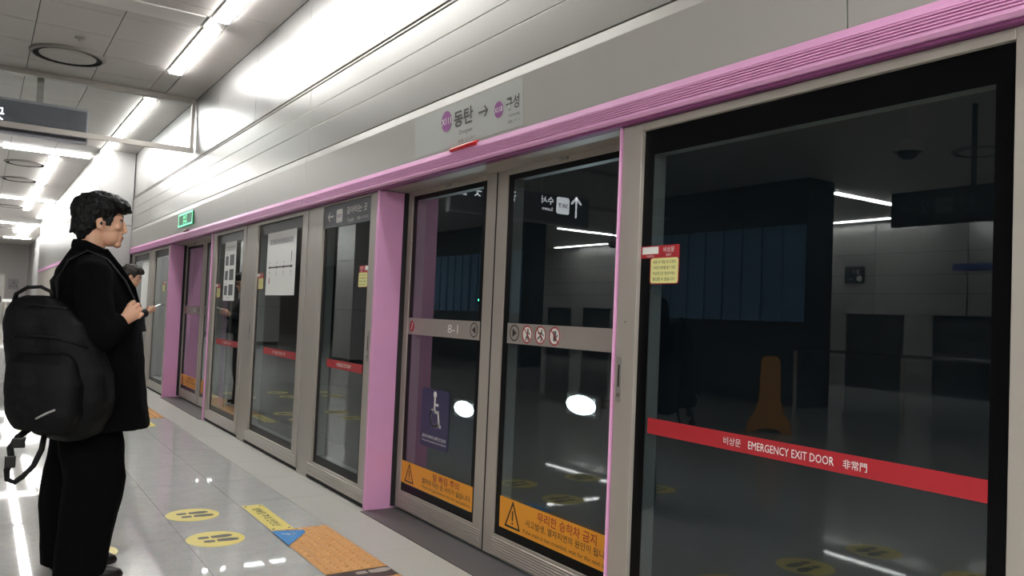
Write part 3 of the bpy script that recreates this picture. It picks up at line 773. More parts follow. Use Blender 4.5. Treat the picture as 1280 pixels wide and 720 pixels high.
# ================================================================ CEILING FIXTURES
def light_line(x0, x1, y0, y1, label, group):
    t = thing('ceiling_light', ((x0+x1)/2, (y0+y1)/2, ZC), label, 'light', group)
    MB().box(x0, x1, y0, y1, ZC-0.035, ZC-0.006).build('diffuser', M_lamp, t, bevel=0.01)
    m = MB()
    if (x1-x0) < (y1-y0): m.box(x0-0.012, x0, y0, y1, ZC-0.012, ZC+0.006).box(x1, x1+0.012, y0, y1, ZC-0.012, ZC+0.006)
    else: m.box(x0, x1, y0-0.012, y0, ZC-0.012, ZC+0.006).box(x0, x1, y1, y1+0.012, ZC-0.012, ZC+0.006)
    m.build('trim', M_ceilw, t)
G1 = 'ceiling lights running along the doors'; G2 = 'ceiling lights running across the platform'; G3 = 'ceiling lights over the opposite side'
L = [(1.61, 1.74, -7.5, -3.4, 'line light beside the door wall, behind the viewer on the right', G1),
     (1.61, 1.74, -3.0, 0.6, 'line light beside the door wall, just behind the viewer', G1),
     (1.61, 1.74, 3.9, 7.44, 'brightest line light at the top of the picture, this side of the white ceiling strip', G1),
     (1.61, 1.74, 7.78, 9.47, 'line light between the white ceiling strip and the glass smoke barrier', G1),
     (1.61, 1.74, 11.05, 15.18, 'line light just beyond the glass smoke barrier', G1),
     (0.93, 1.09, 16.9, 21.0, 'line light past the first crosswise light, above the young man', G1),
     (0.93, 1.09, 21.6, 24.4, 'line light ending at the second crosswise light', G1),
     (0.93, 1.09, 24.8, 27.6, 'line light just past the second crosswise light', G1),
     (1.4, 1.56, 25.4, 30.0, 'short looking line light close to the far metal wall', G1),
     (1.0, 1.56, 33.9, 37.5, 'wide line light far away past the third crosswise light', G1),
     (1.2, 1.56, 38.5, 41.0, 'line light far away before the last crosswise light', G1),
     (0.20, 1.53, 16.13, 16.28, 'first crosswise light, ending at the metal wall corner', G2),
     (-1.6, 0.14, 16.13, 16.28, 'first crosswise light, its left half', G2),
     (-1.6, 1.53, 24.45, 24.62, 'second crosswise light, counted from the young man', G2),
     (-1.6, 1.75, 33.0, 33.25, 'third crosswise light, far along the ceiling', G2),
     (-1.6, 0.55, 41.2, 41.5, 'furthest crosswise light, left piece', G2),
     (0.75, 1.75, 41.2, 41.5, 'furthest crosswise light, right piece', G2),
     (XL+0.5, XL+0.63, 9.6, 14.0, 'line light along the opposite wall, mirrored in the near emergency door', G3),
     (XL+0.5, XL+0.63, 18.6, 23.0, 'line light along the opposite wall, mirrored in the near sliding door', G3),
     (XL+0.5, XL+0.63, 0.6, 5.0, 'line light along the opposite wall, behind the viewer', G3),
     (-12.0, -8.7, 8.93, 9.07, 'crosswise light over the nearer opposite bay', G3),
     (-12.0, -8.7, 17.93, 18.07, 'crosswise light over the second opposite bay', G3),
     (-1.6, -1.47, -7.5, -0.5, 'added fill light over the middle of the platform, behind the viewer', G1),  # from here down: unseen lights added to brighten the door fronts
     (-4.6, -4.47, -7.5, -0.5, 'added fill light over the middle of the platform, further left behind the viewer', G1),
     (-7.0, 1.5, -1.3, -1.15, 'added crosswise fill light behind the viewer', G2),  # unseen crosswise fill, added for brightness only
     (-7.0, 1.5, -5.3, -5.15, 'second added crosswise fill light behind the viewer', G2),
     ]
for a in L: light_line(*a)
# round vents
def vent(x, y, label, r=0.36):
    t = thing('ceiling_vent', (x, y, ZC), label, 'vent', 'round ceiling vents')
    MB().lathe([(r, 0.004), (r, -0.012), (r*0.93, -0.030), (r*0.90, -0.030)], (x, y, ZC)).build('rim', M_vent, t, smooth=True)
    MB().lathe([(r*0.90, -0.028), (r*0.88, -0.004), (r*0.76, -0.004), (r*0.74, -0.022)], (x, y, ZC)).build('slot', M_ventd, t)
    MB().lathe([(r*0.75, -0.018), (r*0.74, -0.024), (r*0.4, -0.020), (0.001, -0.018)], (x, y, ZC)).build('centre_disc', M_ceil, t, smooth=True)
    return t
for x, y, l in ((0.64, 9.62, 'round ceiling vent nearest the viewer, left of the brightest light'), (0.62, 14.6, 'round ceiling vent seen just under the hanging sign'),
                (0.60, 18.0, 'round ceiling vent beside the light past the first crosswise light'), (0.60, 20.6, 'second round vent past the first crosswise light'),
                (0.6, 27.0, 'round ceiling vent between the second and third crosswise lights'), (0.6, 36.0, 'furthest round ceiling vent'),
                (-7.0, 5.6, 'round ceiling vent mirrored above the hanging sign in the near emergency door')):
    vent(x, y, l)
t = thing('sprinkler', (0.69, 8.92, ZC), 'small sprinkler head beside the nearest round vent', 'sprinkler')
MB().lathe([(0.05, 0.0), (0.05, -0.006), (0.035, -0.012), (0.012, -0.012), (0.010, -0.03), (0.02, -0.032), (0.001, -0.036)], (0.69, 8.92, ZC), 16).build('head', M_rail, t, smooth=True)

# glass smoke barrier hanging across the platform
t = thing('smoke_barrier', (0, 10.6, ZC), 'glass smoke barrier with grey metal rails hanging across the ceiling', 'barrier')
MB().box(-6.0, XW-0.01, 10.57, 10.65, ZC-0.06, ZC+0.01).build('top_rail', M_rail, t)
MB().box(-6.0, XW-0.0, 10.585, 10.635, 3.19, 3.25).build('bottom_rail', M_rail, t)
MB().box(XW-0.045, XW-0.005, 10.59, 10.63, 3.25, ZC-0.06).build('end_stile', M_rail, t)
xs = [XW-0.045, 0.75, -1.5, -3.75, -6.0]
for a, b in zip(xs, xs[1:]):
    MB().box(b+0.004, a-0.004, 10.605, 10.613, 3.25, ZC-0.06).build('glass_pane', M_clear, t)

# hanging signs
def hang_sign(x0, x1, y, z0, z1, poles, label, lines, ny=True):
    t = thing('hanging_sign', ((x0+x1)/2, y, z0), label, 'sign')
    MB().box(x0, x1, y-0.05, y+0.05, z0, z1).build('sign_case', M_signcase, t, bevel=0.006)
    f = MB().box(x0+0.008, x1-0.02, y-0.054, y-0.050, z0+0.03, z1-0.03).build('sign_face', M_sign, t)
    for px in poles: MB().box(px-0.035, px+0.035, y-0.02, y+0.02, z1, ZC+0.004).build('hanger', M_rail, t)
    yf = y-0.0545
    for kind, x, z, h, w in lines:
        if kind == 'up': arrow(MB(), Thang(x, yf, z), h, h*0.12, (0, 1), 0.001).build('arrow', M_signlit, f)
        elif kind == 'badge':
            MB().plate(rect(w, h, 0.03), Thang(x, yf, z), 0.001).build('rail_badge', M_signlit, f)
            text('SRT', Thang(x, yf-0.0012, z), h*0.25, M_purple, f, width=w*0.75, bold=0.01)
        else: text(kind, Thang(x, yf, z), h, M_signlit, f, width=w, bold=0.012)
    return t
hang_sign(-0.45, 0.97, 10.80, 3.14, 3.555, (0.46,), 'dark grey hanging sign at the upper left, blank but for white characters',
          [('갈아타는 곳', -0.16, 3.36, 0.15, 0.56)])
hang_sign(-2.86, -0.45, 9.5, 2.69, 3.15, (-2.03,), 'dark hanging sign with an upward arrow, mirrored in the near sliding doors',
          [('up', -2.61, 2.98, 0.28, 0), ('badge', -2.36, 2.98, 0.25, 0.24), ('수서', -2.08, 3.03, 0.12, 0.22), ('Suseo', -2.08, 2.91, 0.055, 0.2),
           ('갈아타는 곳', -1.17, 3.02, 0.15, 0.70), ('Transfer', -0.66, 3.04, 0.06, 0.22), ('换乘', -0.66, 2.96, 0.05, 0.10)])
# sign running along the platform (print faces the doors)
t = thing('hanging_sign', (-4.64, 4.8, 2.56), 'unlit hanging sign with a faint 2 and arrow, mirrored in the near emergency door', 'sign')
MB().box(-4.69, -4.59, 4.05, 5.42, 2.56, 2.96).build('sign_case', M_core, t, bevel=0.006)
f = MB().box(-4.588, -4.584, 4.10, 5.39, 2.59, 2.93).build('sign_face', M_core, t)
def Tback(x, y, z): return Matrix(((0, 0, 1, x), (1, 0, 0, y), (0, 1, 0, z), (0, 0, 0, 1)))
M_dim = mat('unlit_letters', (120, 124, 124), 0.6)
arrow(MB(), Tback(-4.583, 5.22, 2.75), 0.14, 0.012, (1, 0)).build('arrow', M_dim, f)
text('2', Tback(-4.583, 5.02, 2.77), 0.15, M_dim, f)
MB().plate(rect(0.2, 0.17, 0.02), Tback(-4.583, 4.79, 2.77), 0.001).build('rail_badge', M_dim, f)
text('SRT', Tback(-4.5815, 4.79, 2.77), 0.04, M_core, f, width=0.13)
text('수서', Tback(-4.583, 4.52, 2.79), 0.10, M_dim, f); text('Suseo', Tback(-4.583, 4.52, 2.69), 0.04, M_dim, f)
for py in (4.5,): MB().box(-4.66, -4.62, py-0.02, py+0.02, 2.96, ZC+0.004).build('hanger', M_core, t)
# dome camera
def dome_camera(x, y, zb, label):
    t = thing('dome_camera', (x, y, zb), label, 'camera', 'dome cameras on ceiling poles')
    MB().tube([(x, y, zb+0.19), (x, y, ZC+0.005)], 0.02, 12).build('pole', M_frame, t, smooth=True)
    MB().lathe([(0.03, 0.20), (0.05, 0.185), (0.115, 0.165), (0.135, 0.10), (0.13, 0.075)], (x, y, zb), 24).build('housing', M_endwall, t, smooth=True)
    MB().lathe([(0.095, 0.078), (0.088, 0.045), (0.06, 0.015), (0.03, 0.003), (0.001, 0.0)], (x, y, zb), 24).build('dome', mat('smoked_dome', (14, 14, 16), 0.08), t, smooth=True)
dome_camera(-3.0, 4.3, 2.98, 'dome security camera on a pole, mirrored at the upper right of the near emergency door')
dome_camera(-8.9, 15.9, 3.20, 'dome security camera mirrored beside the right edge of the near sliding door')

# opposite side furniture
for ya, n, g in ((8.44, 9, 'nearer'), (17.43, 11, 'further')):
    t = thing('blue_hoarding', (-7.15, ya+2, 1.4), 'blue corrugated hoarding on the %s dark core block across the platform' % g, 'hoarding')
    ln = 4.0 if ya < 17 else 4.9
    for k in range(n):
        w = ln/n
        MB().prism_y([(0, 0)]*0 or [(-7.14, 1.42), (-7.09, 1.42), (-7.09, 3.08), (-7.14, 3.08)], ya+k*w+0.01, ya+k*w+w*0.5).build('raised_rib', M_hoard, t)
        MB().box(-7.145, -7.125, ya+k*w+w*0.5, ya+(k+1)*w+0.01, 1.42, 3.08).build('flat_rib', M_hoard, t)
t = thing('glass_balustrade', (-5.64, 5.0, 0), 'glass balustrade with a steel handrail across the platform, mirrored in the emergency door', 'balustrade')
MB().tube([(-5.64, -4.0, 1.01), (-5.64, 7.5, 1.01)], 0.022, 12).build('handrail', M_steel, t, smooth=True)
for k in range(8):
    y = -4.0+k*1.64
    MB().box(-5.66, -5.62, y-0.02, y+0.02, 0, 0.99).build('post', M_frame, t)
    if k < 7: MB().box(-5.645, -5.635, y+0.03, y+1.61, 0.08, 0.94).build('glass_pane', M_clear, t)
t = thing('folding_barrier', (-3.95, 6.58, 0), 'orange yellow folding plastic barrier with splayed feet, mirrored in the emergency door', 'barrier')
prof = [(-0.27, 0), (-0.16, 0), (-0.11, 0.05), (0.11, 0.05), (0.16, 0), (0.27, 0), (0.25, 0.14), (0.17, 0.25), (0.125, 0.42), (0.115, 0.90), (0.07, 0.95), (-0.07, 0.95), (-0.115, 0.90), (-0.125, 0.42), (-0.17, 0.25), (-0.25, 0.14)]
rot = Matrix.Rotation(R(55), 4, 'Z')
for sgn, nm in ((1, 'front_panel'), (-1, 'rear_panel')):
    T = Matrix.Translation((-3.95, 6.58, 0)) @ rot @ Matrix.Translation((0, 0.11*sgn, 0)) @ Matrix.Rotation(R(90+6*sgn), 4, 'X')
    MB().plate(prof, T, 0.03).build(nm, M_barric, t, bevel=0.008)
MB().tube([(-4.02, 6.53, 0.955), (-3.88, 6.63, 0.955)], 0.02, 10).build('hinge', M_ink, t)
for k, (y, l) in enumerate(((9.0, 'blue strip sign on the opposite wall, mirrored in the near emergency door'), (20.2, 'blue strip sign on the opposite wall, mirrored in the near sliding door'))):
    s = MB().box(XL+0.011, XL+0.05, y-2.0 if k == 0 else y-1.9, y, 2.70, 2.84).build('strip_sign', M_bluesign, bevel=0.01); tag(s, l, 'sign', 'blue strip signs')
t = thing('wall_sign', (XL+0.03, 11.5, 2.4), 'small dark square exit number sign on the opposite wall', 'sign')
f = MB().box(XL+0.011, XL+0.05, 11.05, 11.55, 2.45, 2.85).build('panel', M_core, t)
text('출구', Tback(XL+0.051, 11.25, 2.72), 0.11, M_white, f); text('나가는', Tback(XL+0.051, 11.40, 2.55), 0.06, M_white, f)
MB().plate(disc(0.07, 20), Tback(XL+0.051, 11.16, 2.56), 0.002).build('number_disc', M_white, f)

# clad columns across the platform, mirrored in the panels between the doorways
for y, l in ((18.6, 'nearest'), (27.6, 'middle'), (36.6, 'furthest')):
    t = thing('clad_column', (-3.6, y, 0), 'square column in pale metal cladding across the platform, %s of the row' % l, 'column', None)
    MB().box(-4.14, -3.06, y-.54, y+.54, 0, ZC+0.006).build('core', M_joint, t)
    for z0, z1 in ((0.12, 1.3), (1.31, 2.5), (2.51, ZC)):
        MB().box(-4.16, -3.04, y-.56, y+.56, z0, z1).build('cladding_panel', M_upper, t, bevel=0.004)

# far end wall: door and small sign
t = thing('end_door', (0.62, Y1-0.03, 0), 'closed grey door in the far end wall at the left edge', 'door')
MB().box(0.1, 1.02, Y1-0.05, Y1, 0, 2.35).build('frame', M_frame, t); MB().box(0.18, 0.94, Y1-0.08, Y1-0.04, 0.02, 2.27).build('leaf', mat('end_door_paint', (186, 182, 178), 0.5), t)
MB().box(0.84, 0.9, Y1-0.12, Y1-0.08, 0.95, 1.25).build('handle', M_ink, t)
t = thing('door_plaque', (1.5, Y1-0.03, 1.7), 'small grey square plaque right of the far end door', 'sign')
f = MB().box(1.17, 1.62, Y1-0.05, Y1, 1.62, 2.15).build('plate', mat('plaque_grey', (120, 116, 116), 0.5), t)
triangle_sign(f, Thang(1.40, Y1-0.052, 1.89), 0.3)
t = thing('platform_bench', (1.2, 38, 0), 'pale long bench far away in front of the end wall', 'bench')
MB().box(0.9, 1.9, 44.0, 44.5, 1.0, 1.14).build('seat', M_white, t); MB().box(1.0, 1.1, 44.1, 44.4, 0, 1.0).box(1.8, 1.9, 44.1, 44.4, 0, 1.0).build('leg', M_frame, t)

# glowing ovals made up for bright spots of unknown origin in the door glass
M_oval_glow = emis('oval_glow_emission', (235, 250, 255), 30.0)
for y, x, z, l in ((6.67, 5.35, 0.40, 'made-up glowing oval for the bright spot in the near right sliding door'), (9.1, 5.35, 0.07, 'made-up glowing oval for the bright spot in the near left sliding door')):
    t = thing('oval_glow', (x, y, z), l, 'light', None)
    MB().box(x+0.03, 5.895, y-0.05, y+0.05, z-0.04, z+0.04).build('bracket', M_concrete, t)
    MB().box(x+0.02, x+0.09, y-0.27, y+0.27, z-0.12, z+0.12).build('housing', M_rail, t, bevel=0.03)
    MB().ball((x+0.03, y, z), (0.05, 0.25, 0.10), nu=24, nv=12).build('lens', M_oval_glow, t, smooth=True)
t = thing('signal_lamp', (5.6, 9.15, 1.5), 'tiny green signal lamp behind the near left sliding door', 'light')
MB().box(5.62, 5.895, 9.05, 9.3, 1.46, 1.56).build('housing', M_core, t)
MB().box(5.60, 5.62, 9.08, 9.24, 1.50, 1.525).build('lens', emis('green_signal', (60, 255, 150), 6), t)

# ================================================================ FLOOR MARKINGS
def foot(mb, T, s=1):
    toe = [(-0.005, -0.022), (0.03, -0.030), (0.075, -0.030), (0.105, -0.016), (0.112, 0.004), (0.095, 0.024), (0.06, 0.027), (0.02, 0.020), (-0.005, 0.018)]
    heel = [(-0.075, -0.018), (-0.055, -0.022), (-0.018, -0.021), (-0.018, 0.017), (-0.055, 0.019), (-0.075, 0.012)]
    if s < 0: toe = [(x, -y) for x, y in toe][::-1]; heel = [(x, -y) for x, y in heel][::-1]
    mb.plate(toe, T, 0.0008); mb.plate(heel, T, 0.0008)
def waiting_spot(x, y, label):
    t = thing('waiting_spot', (x, y, 0), label, 'sticker', 'round footprint stickers')
    MB().plate(disc(0.155, 36), Tfloor(x, y, 0.0002), 0.0012).build('disc', M_yellow, t)
    m = MB(); foot(m, Tfloor(x-0.01, y+0.042, 0.0015)); foot(m, Tfloor(x+0.005, y-0.042, 0.0015), -1)
    m.build('footprints', M_grey_ink, t)
for c, nm in ((3.70, 'near'), (3.70+PITCH, 'far')):
    for dy, a in ((0.92, 'left'), (1.5, 'outer left'), (-0.92, 'right'), (-1.5, 'outer right')):
        for x, b in ((1.167, 'front'), (0.52, 'second'), (-0.13, 'third')):
            lab = 'yellow footprint spot, %s row on the %s side of the %s doorway' % (b, a, nm)
            if nm == 'near' and b == 'front' and a == 'left': lab = 'yellow footprint disc nearest the blue wheelchair sticker'
            if nm == 'near' and b == 'front' and a == 'outer left': lab = 'yellow footprint disc left of the yellow strip, further of the two'
            if nm == 'near' and b == 'second' and a == 'left': lab = 'yellow footprint disc partly behind the young man\'s shoe'
            waiting_spot(x, c+dy, lab)
def tactile(x0, x1, y0, y1, label):
    t = thing('tactile_paving', ((x0+x1)/2, (y0+y1)/2, 0), label, 'tactile paving', 'orange tactile pads at the doors')
    n = 3; L_ = (y1-y0)/n
    for k in range(n):
        tl = MB().box(x0, x1, y0+k*L_+0.002, y0+(k+1)*L_-0.002, 0.0004, 0.004).build('tactile_tile', M_tactile, t, bevel=0.001)
        m = MB()
        for i in range(6):
            for j in range(6):
                cx = x0+(i+0.5)*(x1-x0)/6; cy = y0+k*L_+(j+0.5)*L_/6
                m.lathe([(0.0155, 0), (0.011, 0.0055), (0.001, 0.0068)], (cx, cy, 0.004), 8)
        tag(m.build('studs', M_tactile, tl, smooth=True), kind='stuff')
for c, nm in ((3.70, 'near'), (3.70+PITCH, 'far')):
    tactile(1.485, 1.812, c+0.075, c+0.94, 'orange studded tactile pad left of the middle of the %s doorway' % nm)
    tactile(1.485, 1.812, c-0.94, c-0.075, 'orange studded tactile pad right of the middle of the %s doorway' % nm)
    t = thing('gap_sticker', (1.65, c, 0), 'dark brown floor sticker with a pale mark at the middle of the %s doorway' % nm, 'sticker', 'dark floor stickers')
    b = MB().box(1.485, 1.812, c-0.073, c+0.073, 0.0004, 0.002).build('film', M_brown, t)
    m = MB(); foot(m, Tfloor(1.70, c+0.03, 0.002)); m.build('footprint', mat('faded_print', (168, 158, 148), 0.6), t)
    for s, sd in ((1, 'left'), (-1, 'right')):
        ya, yb = sorted((c+s*0.95, c+s*1.60))
        t = thing('caution_strip', (1.555, (ya+yb)/2, 0), 'yellow floor strip with black lettering, %s of the %s doorway' % (sd, nm), 'sticker', 'yellow caution strips')
        b = MB().box(1.49, 1.62, ya, yb, 0.0004, 0.0018).build('film', M_yellow, t)
        text('발빠짐 주의 안전선', Tfloor(1.555, (ya+yb)/2, 0.0012, R(-90)) @ Matrix.Translation((0, 0, 0.0002)), 0.055, M_ink, t, width=0.46, bold=0.012)
        m = MB()
        for ex in (1.508, 1.602):
            for ey in (ya+0.03, yb-0.03): m.plate(disc(0.009, 10), Tfloor(ex, ey, 0.0019), 0.0006)
        m.build('corner_dots', M_ink, t)
t = thing('wheelchair_floor_sticker', (1.54, 4.47, 0), 'blue triangular wheelchair sticker on the corner of the orange pad', 'sticker')
b = MB().plate([(1.475, 4.615), (1.475, 4.30), (1.645, 4.52), (1.65, 4.57)], Matrix.Translation((0, 0, 0.0096)), 0.001)
o = b.build('film', M_blue, t)
wheelchair(o, Tfloor(1.545, 4.515, 0.0107, R(60)), 0.08, M_white)

# ================================================================ PEOPLE
def V(*a): return Vector(a)
def head_mesh(hx, hy, hz, yaw=0.0, nod=0.0):
    """fused head + neck; local head frame: +x face, origin at the centre of the skull"""
    b = MB()
    b.ball((0.000, 0, 0.030), (0.095, 0.076, 0.088), nu=24, nv=16)          # cranium
    b.ball((0.045, 0, 0.000), (0.055, 0.066, 0.080), nu=20, nv=14)          # forehead and cheeks
    b.ball((0.046, 0, -0.055), (0.050, 0.052, 0.060), nu=20, nv=14)         # mid face
    b.tube([(-0.005, 0, -0.050), (0.055, 0, -0.092)], [(0.058, 0.035), (0.030, 0.022)], 14)   # jaw
    b.ball((0.083, 0, -0.101), (0.019, 0.023, 0.018))                        # chin
    b.tube([(0.094, 0, 0.018), (0.106, 0, -0.012), (0.113, 0, -0.033)], [(0.008, 0.009), (0.010, 0.010), (0.013, 0.011)], 10)   # nose
    b.ball((0.109, 0, -0.037), (0.012, 0.013, 0.009))
    for sy in (1, -1):
        b.ball((0.103, 0.011*sy, -0.041), (0.009, 0.008, 0.006))             # nostril wing
        b.ball((0.082, 0.034*sy, 0.026), (0.016, 0.024, 0.007))              # brow
        b.ball((0.070, 0.042*sy, -0.022), (0.022, 0.020, 0.016))             # cheekbone
    b.ball((0.096, 0, -0.062), (0.012, 0.023, 0.008)); b.ball((0.095, 0, -0.076), (0.012, 0.020, 0.008)); b.ball((0.086, 0, -0.066), (0.0165, 0.032, 0.034)); b.ball((0.086, 0, -0.088), (0.0145, 0.024, 0.018))   # lips
    for sy in (1, -1):
        T = Matrix.Rotation(R(18*sy), 3, 'Z')
        b.ball((-0.004, 0.076*sy, -0.014), (0.017, 0.007, 0.029), T)         # ear
        b.ball((0.004, 0.073*sy, -0.034), (0.009, 0.006, 0.010))
    M_ = Matrix.Translation((hx, hy, hz)) @ Matrix.Rotation(yaw, 4, 'Z') @ Matrix.Rotation(nod, 4, 'Y')
    b.v = [tuple(M_ @ Vector(p)) for p in b.v]
    return b, M_
def fist(b, wrist, palm, n, up, size=1.0):
    """closed hand: from wrist towards palm; n = back of the hand normal; up = towards the thumb side"""
    w, p = Vector(wrist), Vector(palm); d = (p-w).normalized(); n = Vector(n); n = (n-d*n.dot(d)).normalized(); u = d.cross(n)
    if u.dot(Vector(up)) < 0: u = -u
    s = size
    b.tube([w-d*0.02, w+d*0.02*s, p+d*0.018*s], [(0.026*s, 0.021*s), (0.030*s, 0.018*s), (0.041*s, 0.017*s)], 14, up=n)
    lens = (0.036, 0.041, 0.038, 0.030)
    for k in range(4):
        o = (0.032-0.0213*k)*s
        base = p+u*o+d*(0.012-0.004*abs(k-1.2))*s+n*0.004*s
        L = lens[k]*s; r = (0.0090, 0.0094, 0.0090, 0.0080)[k]*s
        k1 = base+d*L*0.75+n*0.004*s; k2 = k1+(-n)*0.026*s+d*0.004*s; k3 = k2-d*0.022*s-n*0.004*s
        b.tube([base, k1, k2, k3], [r*1.1, r*1.08, r, r*0.9], 10); b.ball(k1, r*1.12, nu=10, nv=8); b.ball(k2, r*1.02, nu=10, nv=8); b.ball(k3, r*0.95, nu=10, nv=8)
    t0 = w+u*0.026*s+d*0.012*s-n*0.006*s; t1 = t0+d*0.034*s+u*0.014*s-n*0.010*s; t2 = t1+d*0.028*s-u*0.004*s-n*0.012*s; t3 = t2+d*0.014*s-u*0.016*s-n*0.004*s
    b.tube([t0, t1, t2, t3], [0.014*s, 0.0118*s, 0.0105*s, 0.009*s], 10); b.ball(t1, 0.0118*s, nu=10, nv=8); b.ball(t2, 0.0108*s, nu=10, nv=8); b.ball(t3, 0.0092*s, nu=10, nv=8)
def wrinkle(me, amp, scale, seed=0, zs=1.0):
    me.update()
    n = len(me.vertices)
    co = [0.0]*3*n; nr = [0.0]*3*n
    me.vertices.foreach_get('co', co); me.vertices.foreach_get('normal', nr)
    for i in range(0, 3*n, 3):
        f = amp*noise.fractal(Vector((co[i]*scale, co[i+1]*scale, co[i+2]*scale*zs+seed)), 1.0, 2.0, 3)
        co[i] += nr[i]*f; co[i+1] += nr[i+1]*f; co[i+2] += nr[i+2]*f
    me.vertices.foreach_set('co', co)
    me.update()

# ---- young man with the backpack -------------------------------------------------
PX, PY = 0.45, 4.30
man = thing('person', (PX, PY, 0), 'young man in a long black coat and wide black trousers, facing the doors', 'person')
hb, HM = head_mesh(0.464, 4.30, 1.674, R(-4), R(2))
b = hb
b.tube([(0.445, 4.30, 1.64), (0.435, 4.30, 1.56), (0.42, 4.30, 1.48)], [(0.056, 0.058), (0.056, 0.058), (0.075, 0.075)], 18)
b.loft([(0.90, .44, 4.30, .10, .15), (1.10, .45, 4.30, .10, .14), (1.30, .45, 4.30, .11, .17), (1.44, .43, 4.30, .085, .18), (1.50, .43, 4.30, .05, .09)], 24)
for sy in (1, -1):
    sh, el, wr = V(.42, 4.30+.17*sy, 1.42), V(.44, 4.30+.27*sy, 1.13), V(.556, 4.30+.215*sy, 1.205)
    b.tube([sh, sh.lerp(el, .5), el], [.048, .044, .038], 14); b.ball(el, .038); b.tube([el, el.lerp(wr, .5), wr], [.038, .034, .026], 14)
    fist(b, wr, V(.598, 4.30+.195*sy, 1.244), (0.25, sy, 0.15), (-0.4, 0, 1), 1.08)
    hp, kn, an = V(.44, 4.30+.09*sy, .92), V(.465-.03*sy, 4.30+.11*sy, .50), V(.430-.010*sy, 4.30+.12*sy, .09)
    b.tube([hp, hp.lerp(kn, .5), kn], [.085, .07, .052], 16); b.ball(kn, .052); b.tube([kn, kn.lerp(an, .4), an], [.050, .052, .036], 16)
    b.tube([an, an+V(.03, 0, -.045), an+V(.11, 0, -.062)], [.034, .030, .018], 12)
me = solid(b, 0.0034, 2)
put('body', me, M_skin, man)
# eyes, brows, lips, ear shade
def local(M_, p): return M_ @ Vector(p)
for sy in (1, -1):
    e = MB().ball(local(HM, (0.0800, 0.032*sy, 0.006)), 0.0125, nu=14, nv=10).build('eye', M_eye, man, smooth=True)
    MB().ball(local(HM, (0.0885, 0.033*sy, 0.006)), 0.0058, nu=12, nv=8).build('iris', M_iris, e, smooth=True)
    MB().tube([local(HM, q) for q in ((0.0965, 0.016*sy, 0.028), (0.0945, 0.034*sy, 0.033), (0.080, 0.052*sy, 0.027))], [(.003, .003), (.004, .004), (.002, .002)], 8).build('eyebrow', M_hair, man, smooth=True)
    MB().tube([local(HM, q) for q in ((0.0955, 0.022*sy, 0.013), (0.0935, 0.036*sy, 0.0165), (0.083, 0.047*sy, 0.010))], 0.0022, 6).build('eyelid', M_hair, man, smooth=True)
MB().tube([local(HM, q) for q in ((0.098, -0.021, -0.069), (0.1055, -0.008, -0.068), (0.1055, 0.008, -0.068), (0.098, 0.021, -0.069))], [(.002, .002), (.003, .004), (.003, .004), (.002, .002)], 8).build('lips', M_lip, man, smooth=True)
MB().ball(local(HM, (0.003, -0.083, -0.014)), (0.006, 0.004, 0.008)).build('ear_shade', mat('ear_shade_black', (16, 16, 18), 0.3), man, smooth=True)  # dark ball painting the shade inside the near ear
# hair: a full cap with a heavy fringe, built as fused locks
def hair(M_, parent, material, seed=3, fringe=True, voxel=0.004):
    rnd = random.Random(seed); b = MB()
    b.ball((-0.014, 0, 0.052), (0.108, 0.090, 0.088), nu=24, nv=16)
    b.ball((-0.052, 0, 0.000), (0.062, 0.080, 0.085), nu=20, nv=14)
    b.ball((-0.058, 0, -0.055), (0.042, 0.060, 0.055), nu=16, nv=12); b.ball((-0.055, 0, 0.050), (0.078, 0.086, 0.080), nu=20, nv=14); b.ball((0.060, 0, 0.078), (0.070, 0.070, 0.040), nu=20, nv=14)
    b.ball((0.045, 0, 0.088), (0.072, 0.075, 0.048), nu=20, nv=14)
    locks = []
    if fringe:
        for k in range(15):
            y = -0.070+0.010*k+rnd.uniform(-.003, .003)
            zt = 0.118-abs(y)*0.35
            xe = 0.126-abs(y)*0.55+rnd.uniform(-.006, .008)
            b.tube([(0.0, y*0.8, zt+0.010), (0.055, y*0.95, zt+0.008), (0.100-abs(y)*0.3, y, zt-0.014), (xe, y*1.03+rnd.uniform(-.006, .006), 0.052+rnd.uniform(-.010, .008)+abs(y)*0.12)],
                   [.018, .019, .016, .005], 8)
    for k in range(20):   # swept side and back locks
        for sy in (1, -1):
            x = 0.050-0.0085*k; z0 = 0.105-max(0, -x-0.03)*0.5
            ze = (0.012 if x > 0.012 else (0.020 if x > -0.022 else -0.045-0.022*min(1, (-x-0.02)/0.08)))+rnd.uniform(-.006, .006)
            ybase = 0.076*math.sqrt(max(0.05, 1-((x+0.02)/0.118)**2))
            b.tube([(x*0.8+0.01, sy*0.038, 0.122), (x+0.002, sy*(ybase+0.004), z0-0.03), (x-0.002, sy*(ybase+0.008), (z0+ze)/2), (x-0.008, sy*(ybase+0.001), ze)], [.013, .0125, .011, .0045], 7)
    for k in range(26):   # short tufts on the crown
        a = rnd.uniform(0, 2*math.pi); rr = rnd.uniform(0.01, 0.075)
        x, y = -0.015+rr*math.cos(a)*1.15, rr*math.sin(a)
        z = 0.050+0.090*math.sqrt(max(0, 1-(x+.015)**2/0.0121-y*y/0.0085))
        b.tube([(x-0.01, y, z-0.012), (x+0.010, y+rnd.uniform(-.006, .006), z+0.003), (x+0.030, y*1.05+rnd.uniform(-.006, .006), z-0.003)], [.011, .009, .003], 6)
    # sideburn
    for sy in (1, -1): b.tube([(0.036, 0.066*sy, 0.045), (0.036, 0.0705*sy, 0.012), (0.033, 0.0725*sy, -0.020)], [(.020, .008), (.018, .006), (.011, .004)], 8, up=V(0, 1, 0))
    b.v = [tuple(M_ @ Vector(p)) for p in b.v]
    me = solid(b, voxel, 1)
    wrinkle(me, 0.0045, 55, seed)
    return put('hair', me, material, parent)
hair(HM, man, M_hair, 3)
